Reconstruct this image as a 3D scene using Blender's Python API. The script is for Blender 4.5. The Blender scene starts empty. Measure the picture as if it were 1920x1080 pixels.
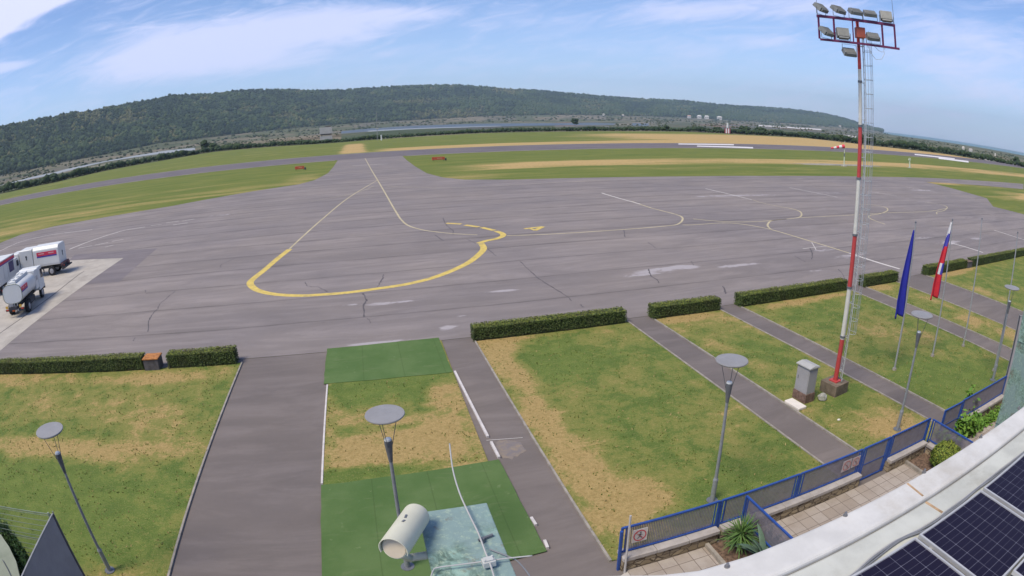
import bpy, math, random
import numpy as np
from mathutils import Vector, Matrix, noise as mnoise
R = math.radians
random.seed(7)
rng = np.random.default_rng(7)
scene = bpy.context.scene
col = scene.collection

# ------------------------------------------------------------------ camera (a wide webcam lens with barrel curvature)
CP = dict(pitch=0.2479030601, roll=-0.0211527075, yaw=-0.2639219846, c1=0.8628430627, c3=-0.0573100334, c4=0.0880150365, cx=14.9606855, cy=-40.6014158)
CAM_H = 12.0
cd = bpy.data.cameras.new('webcam')
cd.type = 'PANO'; cd.panorama_type = 'FISHEYE_LENS_POLYNOMIAL'
cd.sensor_width = 36.0; cd.sensor_fit = 'HORIZONTAL'; cd.fisheye_fov = R(175)
cd.fisheye_polynomial_k0 = 0.0
cd.fisheye_polynomial_k1 = -CP['c1'] / 18.0
cd.fisheye_polynomial_k2 = 0.0
cd.fisheye_polynomial_k3 = -CP['c3'] / 18.0 ** 3
cd.fisheye_polynomial_k4 = -CP['c4'] / 18.0 ** 4
cd.shift_x = -CP['cx'] / 1920.0
cd.shift_y = CP['cy'] / 1080.0
cd.clip_start = 0.05; cd.clip_end = 60000.0
cam = bpy.data.objects.new('camera', cd); col.objects.link(cam)
CROT = Matrix.Rotation(CP['yaw'], 3, 'Z') @ Matrix.Rotation(math.pi / 2 - CP['pitch'], 3, 'X') @ Matrix.Rotation(CP['roll'], 3, 'Z')
cam.matrix_world = Matrix.Translation((0, 0, CAM_H)) @ CROT.to_4x4()
scene.camera = cam

# ------------------------------------------------------------------ world: sky with thin summer cloud
SUN_EL, SUN_AZ = 58.0, -118.0          # azimuth clockwise from +Y
world = bpy.data.worlds.new('World'); scene.world = world; world.use_nodes = True
scene.view_settings.view_transform = 'Standard'; scene.view_settings.look = 'None'
scene.view_settings.exposure = 1.0; scene.view_settings.gamma = 1.0
sun_d = bpy.data.lights.new('sun', 'SUN'); sun_d.energy = 2.15; sun_d.angle = R(22); sun_d.color = (1.0, 0.89, 0.70)
sun = bpy.data.objects.new('sun', sun_d); col.objects.link(sun)
sd = Vector((math.sin(R(SUN_AZ)) * math.cos(R(SUN_EL)), math.cos(R(SUN_AZ)) * math.cos(R(SUN_EL)), math.sin(R(SUN_EL))))
sun.rotation_euler = (-sd).to_track_quat('-Z', 'Y').to_euler()

def pixray(px, py):
    x = (px - 960 - CP['cx']) / 960; y = -(py - 540 - CP['cy']) / 960
    r = math.hypot(x, y) + 1e-9
    th = CP['c1'] * r + CP['c3'] * r ** 3 + CP['c4'] * r ** 4
    s = math.sin(th) / r
    return CROT @ Vector((x * s, y * s, -math.cos(th)))
def G(px, py, z=0.0):
    """survey: where the sight line of a photo point meets the level z"""
    d = pixray(px, py); t = (z - CAM_H) / d.z
    return (d.x * t, d.y * t)
def azel(px, py):
    d = pixray(px, py)
    return math.atan2(d.x, d.y), math.asin(d.z)

class NT:
    def __init__(s, tree): s.t = tree; s.n = tree.nodes; s.l = tree.links
    def new(s, k, **kw):
        n = s.n.new(k)
        for a, b in kw.items(): setattr(n, a, b)
        return n
    def put(s, sock, v):
        if hasattr(v, 'is_linked') or isinstance(v, bpy.types.NodeSocket): s.l.new(v, sock)
        elif v is not None:
            if isinstance(v, (tuple, list)) and len(v) == 3 and sock.type == 'RGBA': v = (*v, 1)
            sock.default_value = v
    def m(s, op, a, b=None, c=None, clamp=False):
        n = s.new('ShaderNodeMath', operation=op, use_clamp=clamp)
        s.put(n.inputs[0], a)
        if b is not None: s.put(n.inputs[1], b)
        if c is not None: s.put(n.inputs[2], c)
        return n.outputs[0]
    def v(s, op, a, b=None):
        n = s.new('ShaderNodeVectorMath', operation=op); s.put(n.inputs[0], a)
        if b is not None: s.put(n.inputs[1], b)
        return n.outputs['Value'] if op in ('LENGTH', 'DOT_PRODUCT') else n.outputs[0]
    def pos(s): return s.new('ShaderNodeNewGeometry').outputs['Position']
    def sep(s, v):
        n = s.new('ShaderNodeSeparateXYZ'); s.put(n.inputs[0], v); return n.outputs
    def comb(s, x, y, z=0.0):
        n = s.new('ShaderNodeCombineXYZ')
        for i, k in enumerate((x, y, z)): s.put(n.inputs[i], k)
        return n.outputs[0]
    def noise(s, vec, scale=1.0, detail=3.0, rough=0.55, dist=0.0):
        n = s.new('ShaderNodeTexNoise'); s.put(n.inputs['Vector'], vec)
        n.inputs['Scale'].default_value = scale; n.inputs['Detail'].default_value = detail
        n.inputs['Roughness'].default_value = rough; n.inputs['Distortion'].default_value = dist
        return n.outputs['Fac']
    def mix(s, f, a, b, mode='MIX'):
        n = s.new('ShaderNodeMix', data_type='RGBA', blend_type=mode)
        s.put(n.inputs[0], f); s.put(n.inputs[6], a); s.put(n.inputs[7], b); return n.outputs[2]
    def ss(s, x, a, b):     # smoothstep from a to b
        n = s.new('ShaderNodeMapRange', interpolation_type='SMOOTHSTEP'); s.put(n.inputs[0], x)
        s.put(n.inputs[1], a); s.put(n.inputs[2], b); n.inputs[3].default_value = 0; n.inputs[4].default_value = 1
        return n.outputs[0]
    def band(s, y, lo, hi, soft):
        return s.m('MULTIPLY', s.ss(y, lo - soft, lo + soft), s.m('SUBTRACT', 1.0, s.ss(y, hi - soft, hi + soft)))
    def blobs(s, vec, lst):
        """sum of soft ellipses (x, y, rx, ry, weight)"""
        acc = 0.0
        for (x, y, rx, ry, w) in lst:
            d = s.v('LENGTH', s.v('MULTIPLY', s.v('SUBTRACT', vec, (x, y, 0.0)), (1 / rx, 1 / ry, 0.0)))
            f = s.m('MULTIPLY', s.m('SUBTRACT', 1.0, s.ss(d, 0.0, 1.6)), w)
            acc = s.m('ADD', acc, f)
        return acc

def new_mat(name):
    m = bpy.data.materials.new(name); m.use_nodes = True
    t = NT(m.node_tree); b = m.node_tree.nodes['Principled BSDF']
    return m, t, b
def bump(t, b, h, strength=0.3, dist=0.02):
    n = t.new('ShaderNodeBump'); t.put(n.inputs['Height'], h); n.inputs['Strength'].default_value = strength; n.inputs['Distance'].default_value = dist
    t.l.new(n.outputs[0], b.inputs['Normal'])
def pmat(name, c, rough=0.7, var=0.15, scale=6.0, metal=0.0, spec=0.4, bmp=0.0, dirt=None, dirt_amt=0.35, objspace=True, trans=0.0):
    m, t, b = new_mat(name)
    vec = t.new('ShaderNodeTexCoord').outputs['Object'] if objspace else t.pos()
    n = t.noise(vec, scale, 5.0, 0.6)
    lo = tuple(k * (1 - var) for k in c); hi = tuple(min(1, k * (1 + var)) for k in c)
    cc = t.mix(t.ss(n, 0.3, 0.7), lo, hi)
    if dirt:
        n2 = t.noise(vec, scale * 0.37, 6.0, 0.7)
        cc = t.mix(t.m('MULTIPLY', t.ss(n2, 0.5, 0.72), dirt_amt), cc, dirt)
    t.put(b.inputs['Base Color'], cc); b.inputs['Roughness'].default_value = rough
    b.inputs['Metallic'].default_value = metal; b.inputs['Specular IOR Level'].default_value = spec
    if bmp: bump(t, b, t.noise(vec, scale * 4, 4.0, 0.6), bmp, 0.01)
    return m

# sky shader
wt = NT(world.node_tree); bg = world.node_tree.nodes['Background']
sky = wt.new('ShaderNodeTexSky', sky_type='NISHITA'); sky.sun_disc = False
sky.sun_elevation = R(SUN_EL); sky.sun_rotation = R(SUN_AZ); sky.altitude = 0; sky.air_density = 1.0; sky.dust_density = 0.6; sky.ozone_density = 2.2
gen = wt.new('ShaderNodeTexCoord').outputs['Generated']
sx, sy, sz = wt.sep(gen)
w_az = wt.m('ARCTAN2', sx, sy); w_el = wt.m('ARCSINE', sz)
aev = wt.comb(w_az, w_el, 0.0)
cn = wt.noise(wt.comb(wt.m('MULTIPLY', w_az, 9.0), wt.m('ADD', wt.m('MULTIPLY', w_el, 44.0), wt.m('MULTIPLY', w_az, -7.0)), 1.7), 1.0, 8.0, 0.66, 1.2)
cn2 = wt.noise(wt.comb(wt.m('MULTIPLY', w_az, 1.6), wt.m('MULTIPLY', w_el, 9.0), 4.2), 1.0, 5.0, 0.6, 0.4)
def sky_cloud(pts, soft, amount, nz):
    """a cloud bank given as ellipses in azimuth / elevation (radians)"""
    acc = wt.blobs(aev, pts)
    f = wt.m('ADD', acc, wt.m('MULTIPLY', wt.m('SUBTRACT', cn, 0.5), nz))
    return wt.m('MULTIPLY', wt.ss(f, 0.42 - soft, 0.42 + soft), amount)
def E(px, py, dx, dy, w=1.0):
    a, e = azel(px, py); a2, _ = azel(px + dx, py); _, e2 = azel(px, py - dy)
    return (a, e, abs(a2 - a), max(abs(e2 - e), 0.006), w)
c_main = sky_cloud([E(240, 122, 120, 34, .6), E(380, 95, 170, 50, .8), E(520, 62, 180, 46, .8), E(650, 42, 150, 32, .7), E(770, 24, 90, 14, .6), E(300, 85, 90, 40, .35), E(470, 118, 200, 22, .4), E(240, 60, 120, 20, .3)], 0.62, 0.74, 1.9)
c_corner = sky_cloud([E(-20, 10, 115, 66, 1.2), E(90, -20, 90, 34, 1.0), E(-60, 70, 60, 26, .9)], 0.22, 0.92, 0.7)
c_small = sky_cloud([E(5, 128, 60, 10, 1.0), E(-60, 134, 60, 14, 1.0)], 0.45, 0.6, 1.2)
c_right = sky_cloud([E(1290, 22, 120, 22, .8), E(1480, 10, 130, 26, .8), E(1440, 78, 80, 14, .7), E(1800, 60, 140, 34, .6), E(1880, 180, 120, 24, .6), E(1780, 130, 100, 20, .5), E(1740, 210, 120, 14, .4), E(1250, 90, 160, 20, .3), E(1000, 40, 160, 20, .3), E(1700, 240, 160, 16, .35), E(1560, 200, 160, 18, .3), E(1850, 120, 160, 40, .4)], 0.6, 0.66, 1.8)
c_all = wt.m('MAXIMUM', wt.m('MAXIMUM', c_main, c_corner), wt.m('MAXIMUM', c_small, c_right))
c_else = wt.m('MULTIPLY', wt.ss(cn2, 0.5, 0.75), wt.m('MULTIPLY', wt.ss(w_el, 0.25, 0.5), 0.8))   # a hazy, milky upper sky beyond the frame
c_fac = wt.m('MAXIMUM', c_all, c_else)
veil = wt.m('MULTIPLY', wt.m('SUBTRACT', 1.0, wt.ss(w_el, -0.02, 0.26)), 0.45)
tinted = wt.mix(1.0, sky.outputs[0], (0.92, 1.02, 1.30), 'MULTIPLY')
hz = wt.mix(veil, tinted, (5.4, 7.2, 10.6))
wt.put(bg.inputs['Color'], wt.mix(c_fac, hz, (6.9, 7.1, 9.6)))
bg.inputs['Strength'].default_value = 0.065

# ------------------------------------------------------------------ mesh helpers
class MB:
    def __init__(s): s.v = []; s.f = []; s.mi = []
    def add(s, vs, fs, mi=0):
        o = len(s.v); s.v += [tuple(v) for v in vs]; s.f += [tuple(i + o for i in f) for f in fs]; s.mi += [mi] * len(fs)
    def box(s, c, size, rz=0.0, mi=0, rot=None):
        hx, hy, hz_ = size[0] / 2, size[1] / 2, size[2] / 2
        m = rot if rot is not None else Matrix.Rotation(rz, 3, 'Z')
        vs = [Vector(c) + m @ Vector((x * hx, y * hy, z * hz_)) for x in (-1, 1) for y in (-1, 1) for z in (-1, 1)]
        s.add(vs, [(0, 1, 3, 2), (4, 6, 7, 5), (0, 4, 5, 1), (2, 3, 7, 6), (0, 2, 6, 4), (1, 5, 7, 3)], mi)
    def bar(s, a, b, w, h=None, mi=0):
        """square bar from a to b"""
        a, b = Vector(a), Vector(b); d = b - a; L = d.length
        if L < 1e-6: return
        q = d.to_track_quat('Y', 'Z').to_matrix()
        s.box((a + b) / 2, (w, L, h or w), mi=mi, rot=q)
    def cyl(s, a, b, r0, r1=None, n=12, mi=0, caps=True):
        a, b = Vector(a), Vector(b); r1 = r0 if r1 is None else r1
        q = (b - a).to_track_quat('Z', 'Y').to_matrix()
        vs = []
        for p, r in ((a, r0), (b, r1)):
            for i in range(n):
                t = 2 * math.pi * i / n; vs.append(p + q @ Vector((math.cos(t) * r, math.sin(t) * r, 0)))
        fs = [(i, (i + 1) % n, n + (i + 1) % n, n + i) for i in range(n)]
        if caps: fs += [tuple(range(n - 1, -1, -1)), tuple(range(n, 2 * n))]
        s.add(vs, fs, mi)
    def tube(s, pts, r, n=8, mi=0):
        pts = [Vector(p) for p in pts]; rings = []
        for i, p in enumerate(pts):
            d = (pts[min(i + 1, len(pts) - 1)] - pts[max(i - 1, 0)]).normalized()
            q = d.to_track_quat('Z', 'Y').to_matrix()
            rr = r[i] if isinstance(r, (list, tuple)) else r
            rings.append([p + q @ Vector((math.cos(2 * math.pi * k / n) * rr, math.sin(2 * math.pi * k / n) * rr, 0)) for k in range(n)])
        vs = [v for g in rings for v in g]; fs = []
        for i in range(len(pts) - 1):
            for k in range(n): fs.append((i * n + k, i * n + (k + 1) % n, (i + 1) * n + (k + 1) % n, (i + 1) * n + k))
        fs += [tuple(range(n - 1, -1, -1)), tuple(range((len(pts) - 1) * n, len(pts) * n))]
        s.add(vs, fs, mi)
    def prism(s, poly, z0, z1, mi=0):
        n = len(poly); vs = [(x, y, z0) for x, y in poly] + [(x, y, z1) for x, y in poly]
        s.add(vs, [tuple(range(n - 1, -1, -1)), tuple(range(n, 2 * n))] + [(i, (i + 1) % n, n + (i + 1) % n, n + i) for i in range(n)], mi)
    def sheet(s, poly, z, mi=0):
        a = sum(poly[i][0] * poly[(i + 1) % len(poly)][1] - poly[(i + 1) % len(poly)][0] * poly[i][1] for i in range(len(poly)))
        if a < 0: poly = poly[::-1]
        s.add([(x, y, z) for x, y in poly], [tuple(range(len(poly)))], mi)
    def ribbon(s, pts, w, z, mi=0, closed=False):
        """flat painted line along pts"""
        P = [Vector((x, y)) for x, y in pts]; L = []; Rr = []
        for i, p in enumerate(P):
            d0 = (p - P[i - 1]).normalized() if i > 0 else None
            d1 = (P[i + 1] - p).normalized() if i < len(P) - 1 else None
            d = (d0 or d1) if (d0 is None or d1 is None) else (d0 + d1).normalized()
            k = 1.0 if (d0 is None or d1 is None) else 1.0 / max(0.55, d.dot(d1))
            ww = w[i] if isinstance(w, (list, tuple)) else w
            nrm = Vector((-d.y, d.x)) * ww / 2 * k
            L.append(p + nrm); Rr.append(p - nrm)
        vs = [(q.x, q.y, z) for pr in zip(Rr, L) for q in pr]
        s.add(vs, [(2 * i, 2 * i + 2, 2 * i + 3, 2 * i + 1) for i in range(len(P) - 1)], mi)
    def obj(s, name, mats, parent=None, smooth=False, loc=None):
        me = bpy.data.meshes.new(name); me.from_pydata(s.v, [], s.f)
        for m in (mats if isinstance(mats, (list, tuple)) else [mats]): me.materials.append(m)
        if len(set(s.mi)) > 1 or (s.mi and s.mi[0]): me.polygons.foreach_set('material_index', s.mi)
        if smooth: me.polygons.foreach_set('use_smooth', [True] * len(me.polygons))
        me.update()
        o = bpy.data.objects.new(name, me); col.objects.link(o)
        if parent: o.parent = parent
        if loc: o.location = loc
        return o
def smooth_angle(o, ang=35):
    me = o.data
    me.polygons.foreach_set('use_smooth', [True] * len(me.polygons))
    try: me.set_sharp_from_angle(angle=R(ang))
    except Exception: pass
    return o
def bevel(o, w=0.02, seg=2):
    md = o.modifiers.new('bevel', 'BEVEL'); md.width = w; md.segments = seg; md.limit_method = 'ANGLE'; md.angle_limit = R(40)
    return o
def tag(o, label, cat, group=None, kind=None):
    o['label'] = label; o['category'] = cat
    if group: o['group'] = group
    if kind: o['kind'] = kind
    return o
def thing(name, label, cat, loc=(0, 0, 0), rz=0.0, group=None):
    o = bpy.data.objects.new(name, None); col.objects.link(o); o.location = loc; o.rotation_euler = (0, 0, rz); o.empty_display_size = 0.3
    return tag(o, label, cat, group)
def struct(o, kind='structure', label=None):
    o['kind'] = kind
    if label: o['label'] = label
    return o
def dup(root, loc, rz, label, group=None):
    r = root.copy(); col.objects.link(r); r.location = loc; r.rotation_euler = (0, 0, rz); r['label'] = label
    if group: r['group'] = group
    for ch in list(root.children):
        c = ch.copy(); col.objects.link(c); c.parent = r
        for g in list(ch.children):
            d = g.copy(); col.objects.link(d); d.parent = c
    return r
def catmull(P, n=6):
    P = [Vector(p) for p in P]; out = []
    for i in range(len(P) - 1):
        p0 = P[max(i - 1, 0)]; p1 = P[i]; p2 = P[i + 1]; p3 = P[min(i + 2, len(P) - 1)]
        for k in range(n):
            t = k / n
            out.append(0.5 * ((2 * p1) + (p2 - p0) * t + (2 * p0 - 5 * p1 + 4 * p2 - p3) * t * t + (3 * p1 - p0 - 3 * p2 + p3) * t ** 3))
    out.append(P[-1]); return out
def GP(lst, z=0.0): return [G(x, y, z) for x, y in lst]

# ------------------------------------------------------------------ ground materials
GREEN = (0.135, 0.185, 0.042); GREEN2 = (0.088, 0.140, 0.030); OLIVE = (0.195, 0.200, 0.055); DRY = (0.42, 0.300, 0.130); DRY2 = (0.30, 0.215, 0.085)
def grass_mat(name, dry_blobs, green_blobs, base=0.0, amp=1.0, sc=1.0, grain=1.0):
    m, t, b = new_mat(name); p = t.pos()
    big = t.noise(p, 0.16 * sc, 5.0, 0.62, 0.3); mid = t.noise(p, 0.9 * sc, 6.0, 0.7, 0.4); fine = t.noise(p, 9.0, 4.0, 0.75); vf = t.noise(p, 38.0, 2.0, 0.6)
    dry = t.m('ADD', base, t.m('MULTIPLY', t.m('SUBTRACT', big, 0.5), 1.9 * amp))
    dry = t.m('ADD', dry, t.m('MULTIPLY', t.m('SUBTRACT', mid, 0.5), 2.1 * amp))
    dry = t.m('ADD', dry, t.m('MULTIPLY', t.m('SUBTRACT', fine, 0.5), 1.3 * grain))
    if dry_blobs: dry = t.m('ADD', dry, t.blobs(p, dry_blobs))
    if green_blobs: dry = t.m('SUBTRACT', dry, t.blobs(p, green_blobs))
    g = t.mix(t.ss(mid, 0.35, 0.65), GREEN2, GREEN)
    g = t.mix(t.ss(dry, -0.15, 0.35), g, OLIVE)
    d = t.mix(t.ss(fine, 0.35, 0.65), DRY2, DRY)
    c = t.mix(t.ss(dry, 0.3, 0.85), g, d)
    spk = t.noise(p, 17.0, 3.0, 0.7); c = t.mix(t.m('MULTIPLY', t.ss(spk, 0.52, 0.68), 0.28), c, t.mix(0.62, c, (0.02, 0.035, 0.008))); c = t.mix(t.m('MULTIPLY', t.ss(spk, 0.48, 0.34), 0.35), c, (0.36, 0.31, 0.13))
    strk = t.noise(t.v('MULTIPLY', p, (1.0, 2.6, 1.0)), 3.4, 5.0, 0.75, 0.8); c = t.mix(t.m('MULTIPLY', t.ss(strk, 0.54, 0.68), 0.38), c, (0.33, 0.26, 0.105)); c = t.mix(t.m('MULTIPLY', t.ss(strk, 0.46, 0.34), 0.40), c, (0.105, 0.14, 0.03))
    c = t.mix(t.m('MULTIPLY', t.ss(vf, 0.42, 0.7), 0.35), c, t.mix(0.5, c, (0.03, 0.04, 0.012)))
    sp = t.noise(p, 2.3, 2.0, 0.5); spm = t.m('MULTIPLY', t.ss(sp, 0.70, 0.80), 0.3)
    c = t.mix(spm, c, (0.05, 0.085, 0.02))
    t.put(b.inputs['Base Color'], c); b.inputs['Roughness'].default_value = 0.95; b.inputs['Specular IOR Level'].default_value = 0.15
    bump(t, b, t.m('ADD', fine, vf), 0.6, 0.05)
    return m

def asphalt_mat(name, c0=(0.190, 0.169, 0.169), seams=False, spots=None, stripes=False, dark=1.0):
    m, t, b = new_mat(name); p = t.pos(); X, Y, Z = t.sep(p)
    big = t.noise(p, 0.06, 5.0, 0.6); mid = t.noise(t.v('MULTIPLY', p, (0.35, 1.0, 1.0)), 0.55, 6.0, 0.65, 0.4); fine = t.noise(p, 30.0, 3.0, 0.8); f2 = t.noise(p, 4.0, 5.0, 0.7)
    k = t.m('ADD', 0.50, t.m('MULTIPLY', big, 0.44)); k = t.m('ADD', k, t.m('MULTIPLY', mid, 0.38)); k = t.m('ADD', k, t.m('MULTIPLY', fine, 0.12)); k = t.m('ADD', k, t.m('MULTIPLY', f2, 0.10))
    wx = t.noise(t.v('MULTIPLY', p, (0.09, 0.5, 1.0)), 1.0, 6.0, 0.7, 1.2); k = t.m('MULTIPLY', k, t.m('ADD', 0.94, t.m('MULTIPLY', t.ss(wx, 0.40, 0.66), 0.20)))
    oil = t.noise(p, 0.8, 5.0, 0.7, 0.5); k = t.m('MULTIPLY', k, t.m('SUBTRACT', 1.0, t.m('MULTIPLY', t.ss(oil, 0.66, 0.76), 0.16)))
    k = t.m('MULTIPLY', k, dark)
    if seams:
        wob = t.m('MULTIPLY', t.m('SUBTRACT', t.noise(t.comb(t.m('MULTIPLY', X, 0.06), t.m('MULTIPLY', Y, 0.03), 0.0), 1.0, 4.0, 0.6), 0.5), 0.9)
        s = t.m('DIVIDE', t.m('ADD', t.m('SUBTRACT', Y, 30.75), wob), 5.6)
        fl = t.m('FLOOR', s); fr = t.m('SUBTRACT', s, fl)
        wn = t.new('ShaderNodeTexWhiteNoise', noise_dimensions='1D'); t.put(wn.inputs['W'], fl)
        k = t.m('MULTIPLY', k, t.m('ADD', 0.95, t.m('MULTIPLY', wn.outputs['Value'], 0.10)))
        dist = t.m('MULTIPLY', t.m('MINIMUM', fr, t.m('SUBTRACT', 1.0, fr)), 5.6)
        wide = t.m('ADD', 0.035, t.m('MULTIPLY', Y, 0.0007))
        vis = t.ss(t.noise(t.comb(t.m('MULTIPLY', X, 0.09), fl, 0.0), 1.0, 3.0, 0.7), 0.30, 0.62)
        line = t.m('MULTIPLY', t.m('SUBTRACT', 1.0, t.ss(dist, wide, t.m('MULTIPLY', wide, 2.6))), vis)
        soft = t.m('MULTIPLY', t.m('SUBTRACT', 1.0, t.ss(dist, 0.0, 0.9)), t.m('MULTIPLY', vis, 0.10))
        # fainter lay joints half way
        fr2 = t.m('ABSOLUTE', t.m('SUBTRACT', fr, 0.5))
        l2 = t.m('MULTIPLY', t.m('SUBTRACT', 1.0, t.ss(t.m('MULTIPLY', fr2, 5.6), 0.03, 0.16)), t.m('MULTIPLY', t.ss(t.noise(t.comb(t.m('MULTIPLY', X, 0.07), fl, 9.0), 1.0, 3.0, 0.7), 0.5, 0.7), 0.22))
        k = t.m('MULTIPLY', k, t.m('SUBTRACT', 1.0, t.m('ADD', t.m('MULTIPLY', line, 0.34), t.m('ADD', soft, l2))))
    c = t.mix(t.ss(big, 0.3, 0.7), c0, (c0[0] * 1.05, c0[1] * 1.03, c0[2] * 0.97))
    kk = t.comb(k, k, k); c = t.mix(1.0, c, kk, 'MULTIPLY')
    if spots:
        nz = t.noise(t.v('MULTIPLY', p, (0.7, 1.1, 1.0)), 0.9, 7.0, 0.72, 0.8)
        f = t.m('ADD', t.blobs(p, spots), t.m('MULTIPLY', t.m('SUBTRACT', nz, 0.5), 2.6))
        c = t.mix(t.m('MULTIPLY', t.ss(f, 0.45, 0.95), t.m('MINIMUM', 1.0, t.m('MULTIPLY', t.blobs(p, spots), 1.4))), c, (0.33, 0.305, 0.315))
    t.put(b.inputs['Base Color'], c); b.inputs['Roughness'].default_value = 0.88; b.inputs['Specular IOR Level'].default_value = 0.25
    bump(t, b, fine, 0.25, 0.01)
    return m

def leaf_mat(name, c1, c2, c3=None, rough=0.6):
    m, t, b = new_mat(name)
    rnd = t.new('ShaderNodeNewGeometry').outputs['Random Per Island']; p = t.pos(); n = t.noise(p, 1.2, 3, .6)
    c = t.mix(rnd, c1, c2)
    if c3: c = t.mix(t.m('MULTIPLY', t.ss(n, .45, .65), .8), c, c3)
    t.put(b.inputs['Base Color'], c); b.inputs['Roughness'].default_value = rough; b.inputs['Specular IOR Level'].default_value = 0.2
    return m
# ------------------------------------------------------------------ the airfield ground
def field_mat():
    m, t, b = new_mat('airfield_grass'); p = t.pos(); X, Y, Z = t.sep(p)
    Yr = t.m('ADD', Y, t.m('MULTIPLY', X, 0.026))
    st = t.noise(t.comb(t.m('MULTIPLY', X, 0.012), t.m('MULTIPLY', Yr, 0.09), 0.0), 1.0, 6.0, 0.65, 0.3)
    md = t.noise(t.comb(t.m('MULTIPLY', X, 0.05), t.m('MULTIPLY', Yr, 0.22), 3.0), 1.0, 6.0, 0.7, 0.5); fine = t.noise(p, 1.3, 5.0, 0.75)
    dry = t.m('ADD', -0.12, t.m('MULTIPLY', t.m('SUBTRACT', st, 0.5), 2.1)); dry = t.m('ADD', dry, t.m('MULTIPLY', t.m('SUBTRACT', md, 0.5), 1.4)); dry = t.m('ADD', dry, t.m('MULTIPLY', t.m('SUBTRACT', fine, 0.5), 0.7))
    # dry strips that follow the runway
    right = t.ss(X, 10.0, 60.0)
    dry = t.m('ADD', dry, t.m('MULTIPLY', t.band(Yr, 139.0, 160.0, 6.0), t.m('MULTIPLY', t.ss(X, 15.0, 45.0), 0.85)))
    dry = t.m('SUBTRACT', dry, t.m('MULTIPLY', t.band(Yr, 164.0, 205.0, 8.0), 0.3))
    dry = t.m('ADD', dry, t.m('MULTIPLY', t.band(Yr, 262.0, 292.0, 6.0), t.m('MULTIPLY', t.ss(X, 0.0, 20.0), 1.0)))
    dry = t.m('ADD', dry, t.m('MULTIPLY', t.band(Yr, 262.0, 420.0, 30.0), t.m('MULTIPLY', t.ss(X, 110.0, 200.0), 1.1)))
    dry = t.m('ADD', dry, t.m('MULTIPLY', t.band(Yr, 262.0, 400.0, 14.0), t.m('MULTIPLY', t.band(X, -9.0, 3.0, 3.0), 1.0)))
    dry = t.m('ADD', dry, t.blobs(p, [(-60, 128, 45, 10, .55), (-95, 112, 40, 9, .6), (165, 70, 30, 12, .9), (200, 62, 40, 12, .9), (150, 95, 30, 5, .6), (6, 195, 12, 30, .4), (23, 125, 10, 8, .6), (-14, 150, 6, 20, .5)]))
    g = t.mix(t.ss(md, 0.3, 0.7), (0.100, 0.135, 0.030), (0.160, 0.175, 0.045))
    g = t.mix(t.ss(dry, -0.05, 0.35), g, (0.215, 0.200, 0.065))
    c = t.mix(t.ss(dry, 0.3, 0.8), g, t.mix(t.ss(fine, 0.35, 0.65), (0.34, 0.25, 0.11), (0.46, 0.32, 0.14)))
    t.put(b.inputs['Base Color'], c); b.inputs['Roughness'].default_value = 0.95; b.inputs['Specular IOR Level'].default_value = 0.1
    bump(t, b, fine, 0.4, 0.1)
    return m
def flats_mat():
    m, t, b = new_mat('salt_marsh'); p = t.pos(); X, Y, Z = t.sep(p)
    a = t.noise(t.v('MULTIPLY', p, (0.0016, 0.006, 1)), 1.0, 6.0, 0.65, 0.4); c2 = t.noise(t.v('MULTIPLY', p, (0.02, 0.03, 1)), 1.0, 5.0, 0.7); c3 = t.noise(t.v('MULTIPLY', p, (0.004, 0.018, 1)), 1.0, 4.0, 0.6)
    c = t.mix(t.ss(a, 0.40, 0.60), (0.065, 0.080, 0.042), (0.165, 0.145, 0.10))
    c = t.mix(t.ss(c2, 0.45, 0.62), c, (0.07, 0.095, 0.045))
    c = t.mix(t.m('MULTIPLY', t.ss(c3, 0.56, 0.66), 0.75), c, (0.30, 0.27, 0.22))
    t.put(b.inputs['Base Color'], c); b.inputs['Roughness'].default_value = 0.95; b.inputs['Specular IOR Level'].default_value = 0.1
    return m
M_FLATS = flats_mat()
mb = MB(); S = 20000
mb.sheet([(-S, -4000), (S, -4000), (S, S), (-S, S)], -0.30)
struct(mb.obj('ground', M_FLATS))
mb = MB()
RN = lambda x: 217.6 - 0.0270 * x
RF = lambda x: 259.2 - 0.0255 * x
band_px = [(0, 363), (100, 342), (200, 319), (300, 301), (400, 284), (500, 275), (600, 269), (640, 266), (760, 257), (900, 249), (1040, 246), (1280, 246), (1400, 252), (1500, 257), (1640, 273), (1780, 289), (1920, 314)]
edge_far = [G(x, y + 1) for x, y in band_px]
mb.sheet([(-900, -200), (900, -200), (900, 150), (520, 200)] + edge_far[::-1] + [(-330, 330), (-900, 480)], 0.0)
struct(mb.obj('airfield_grass', field_mat()))

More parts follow.
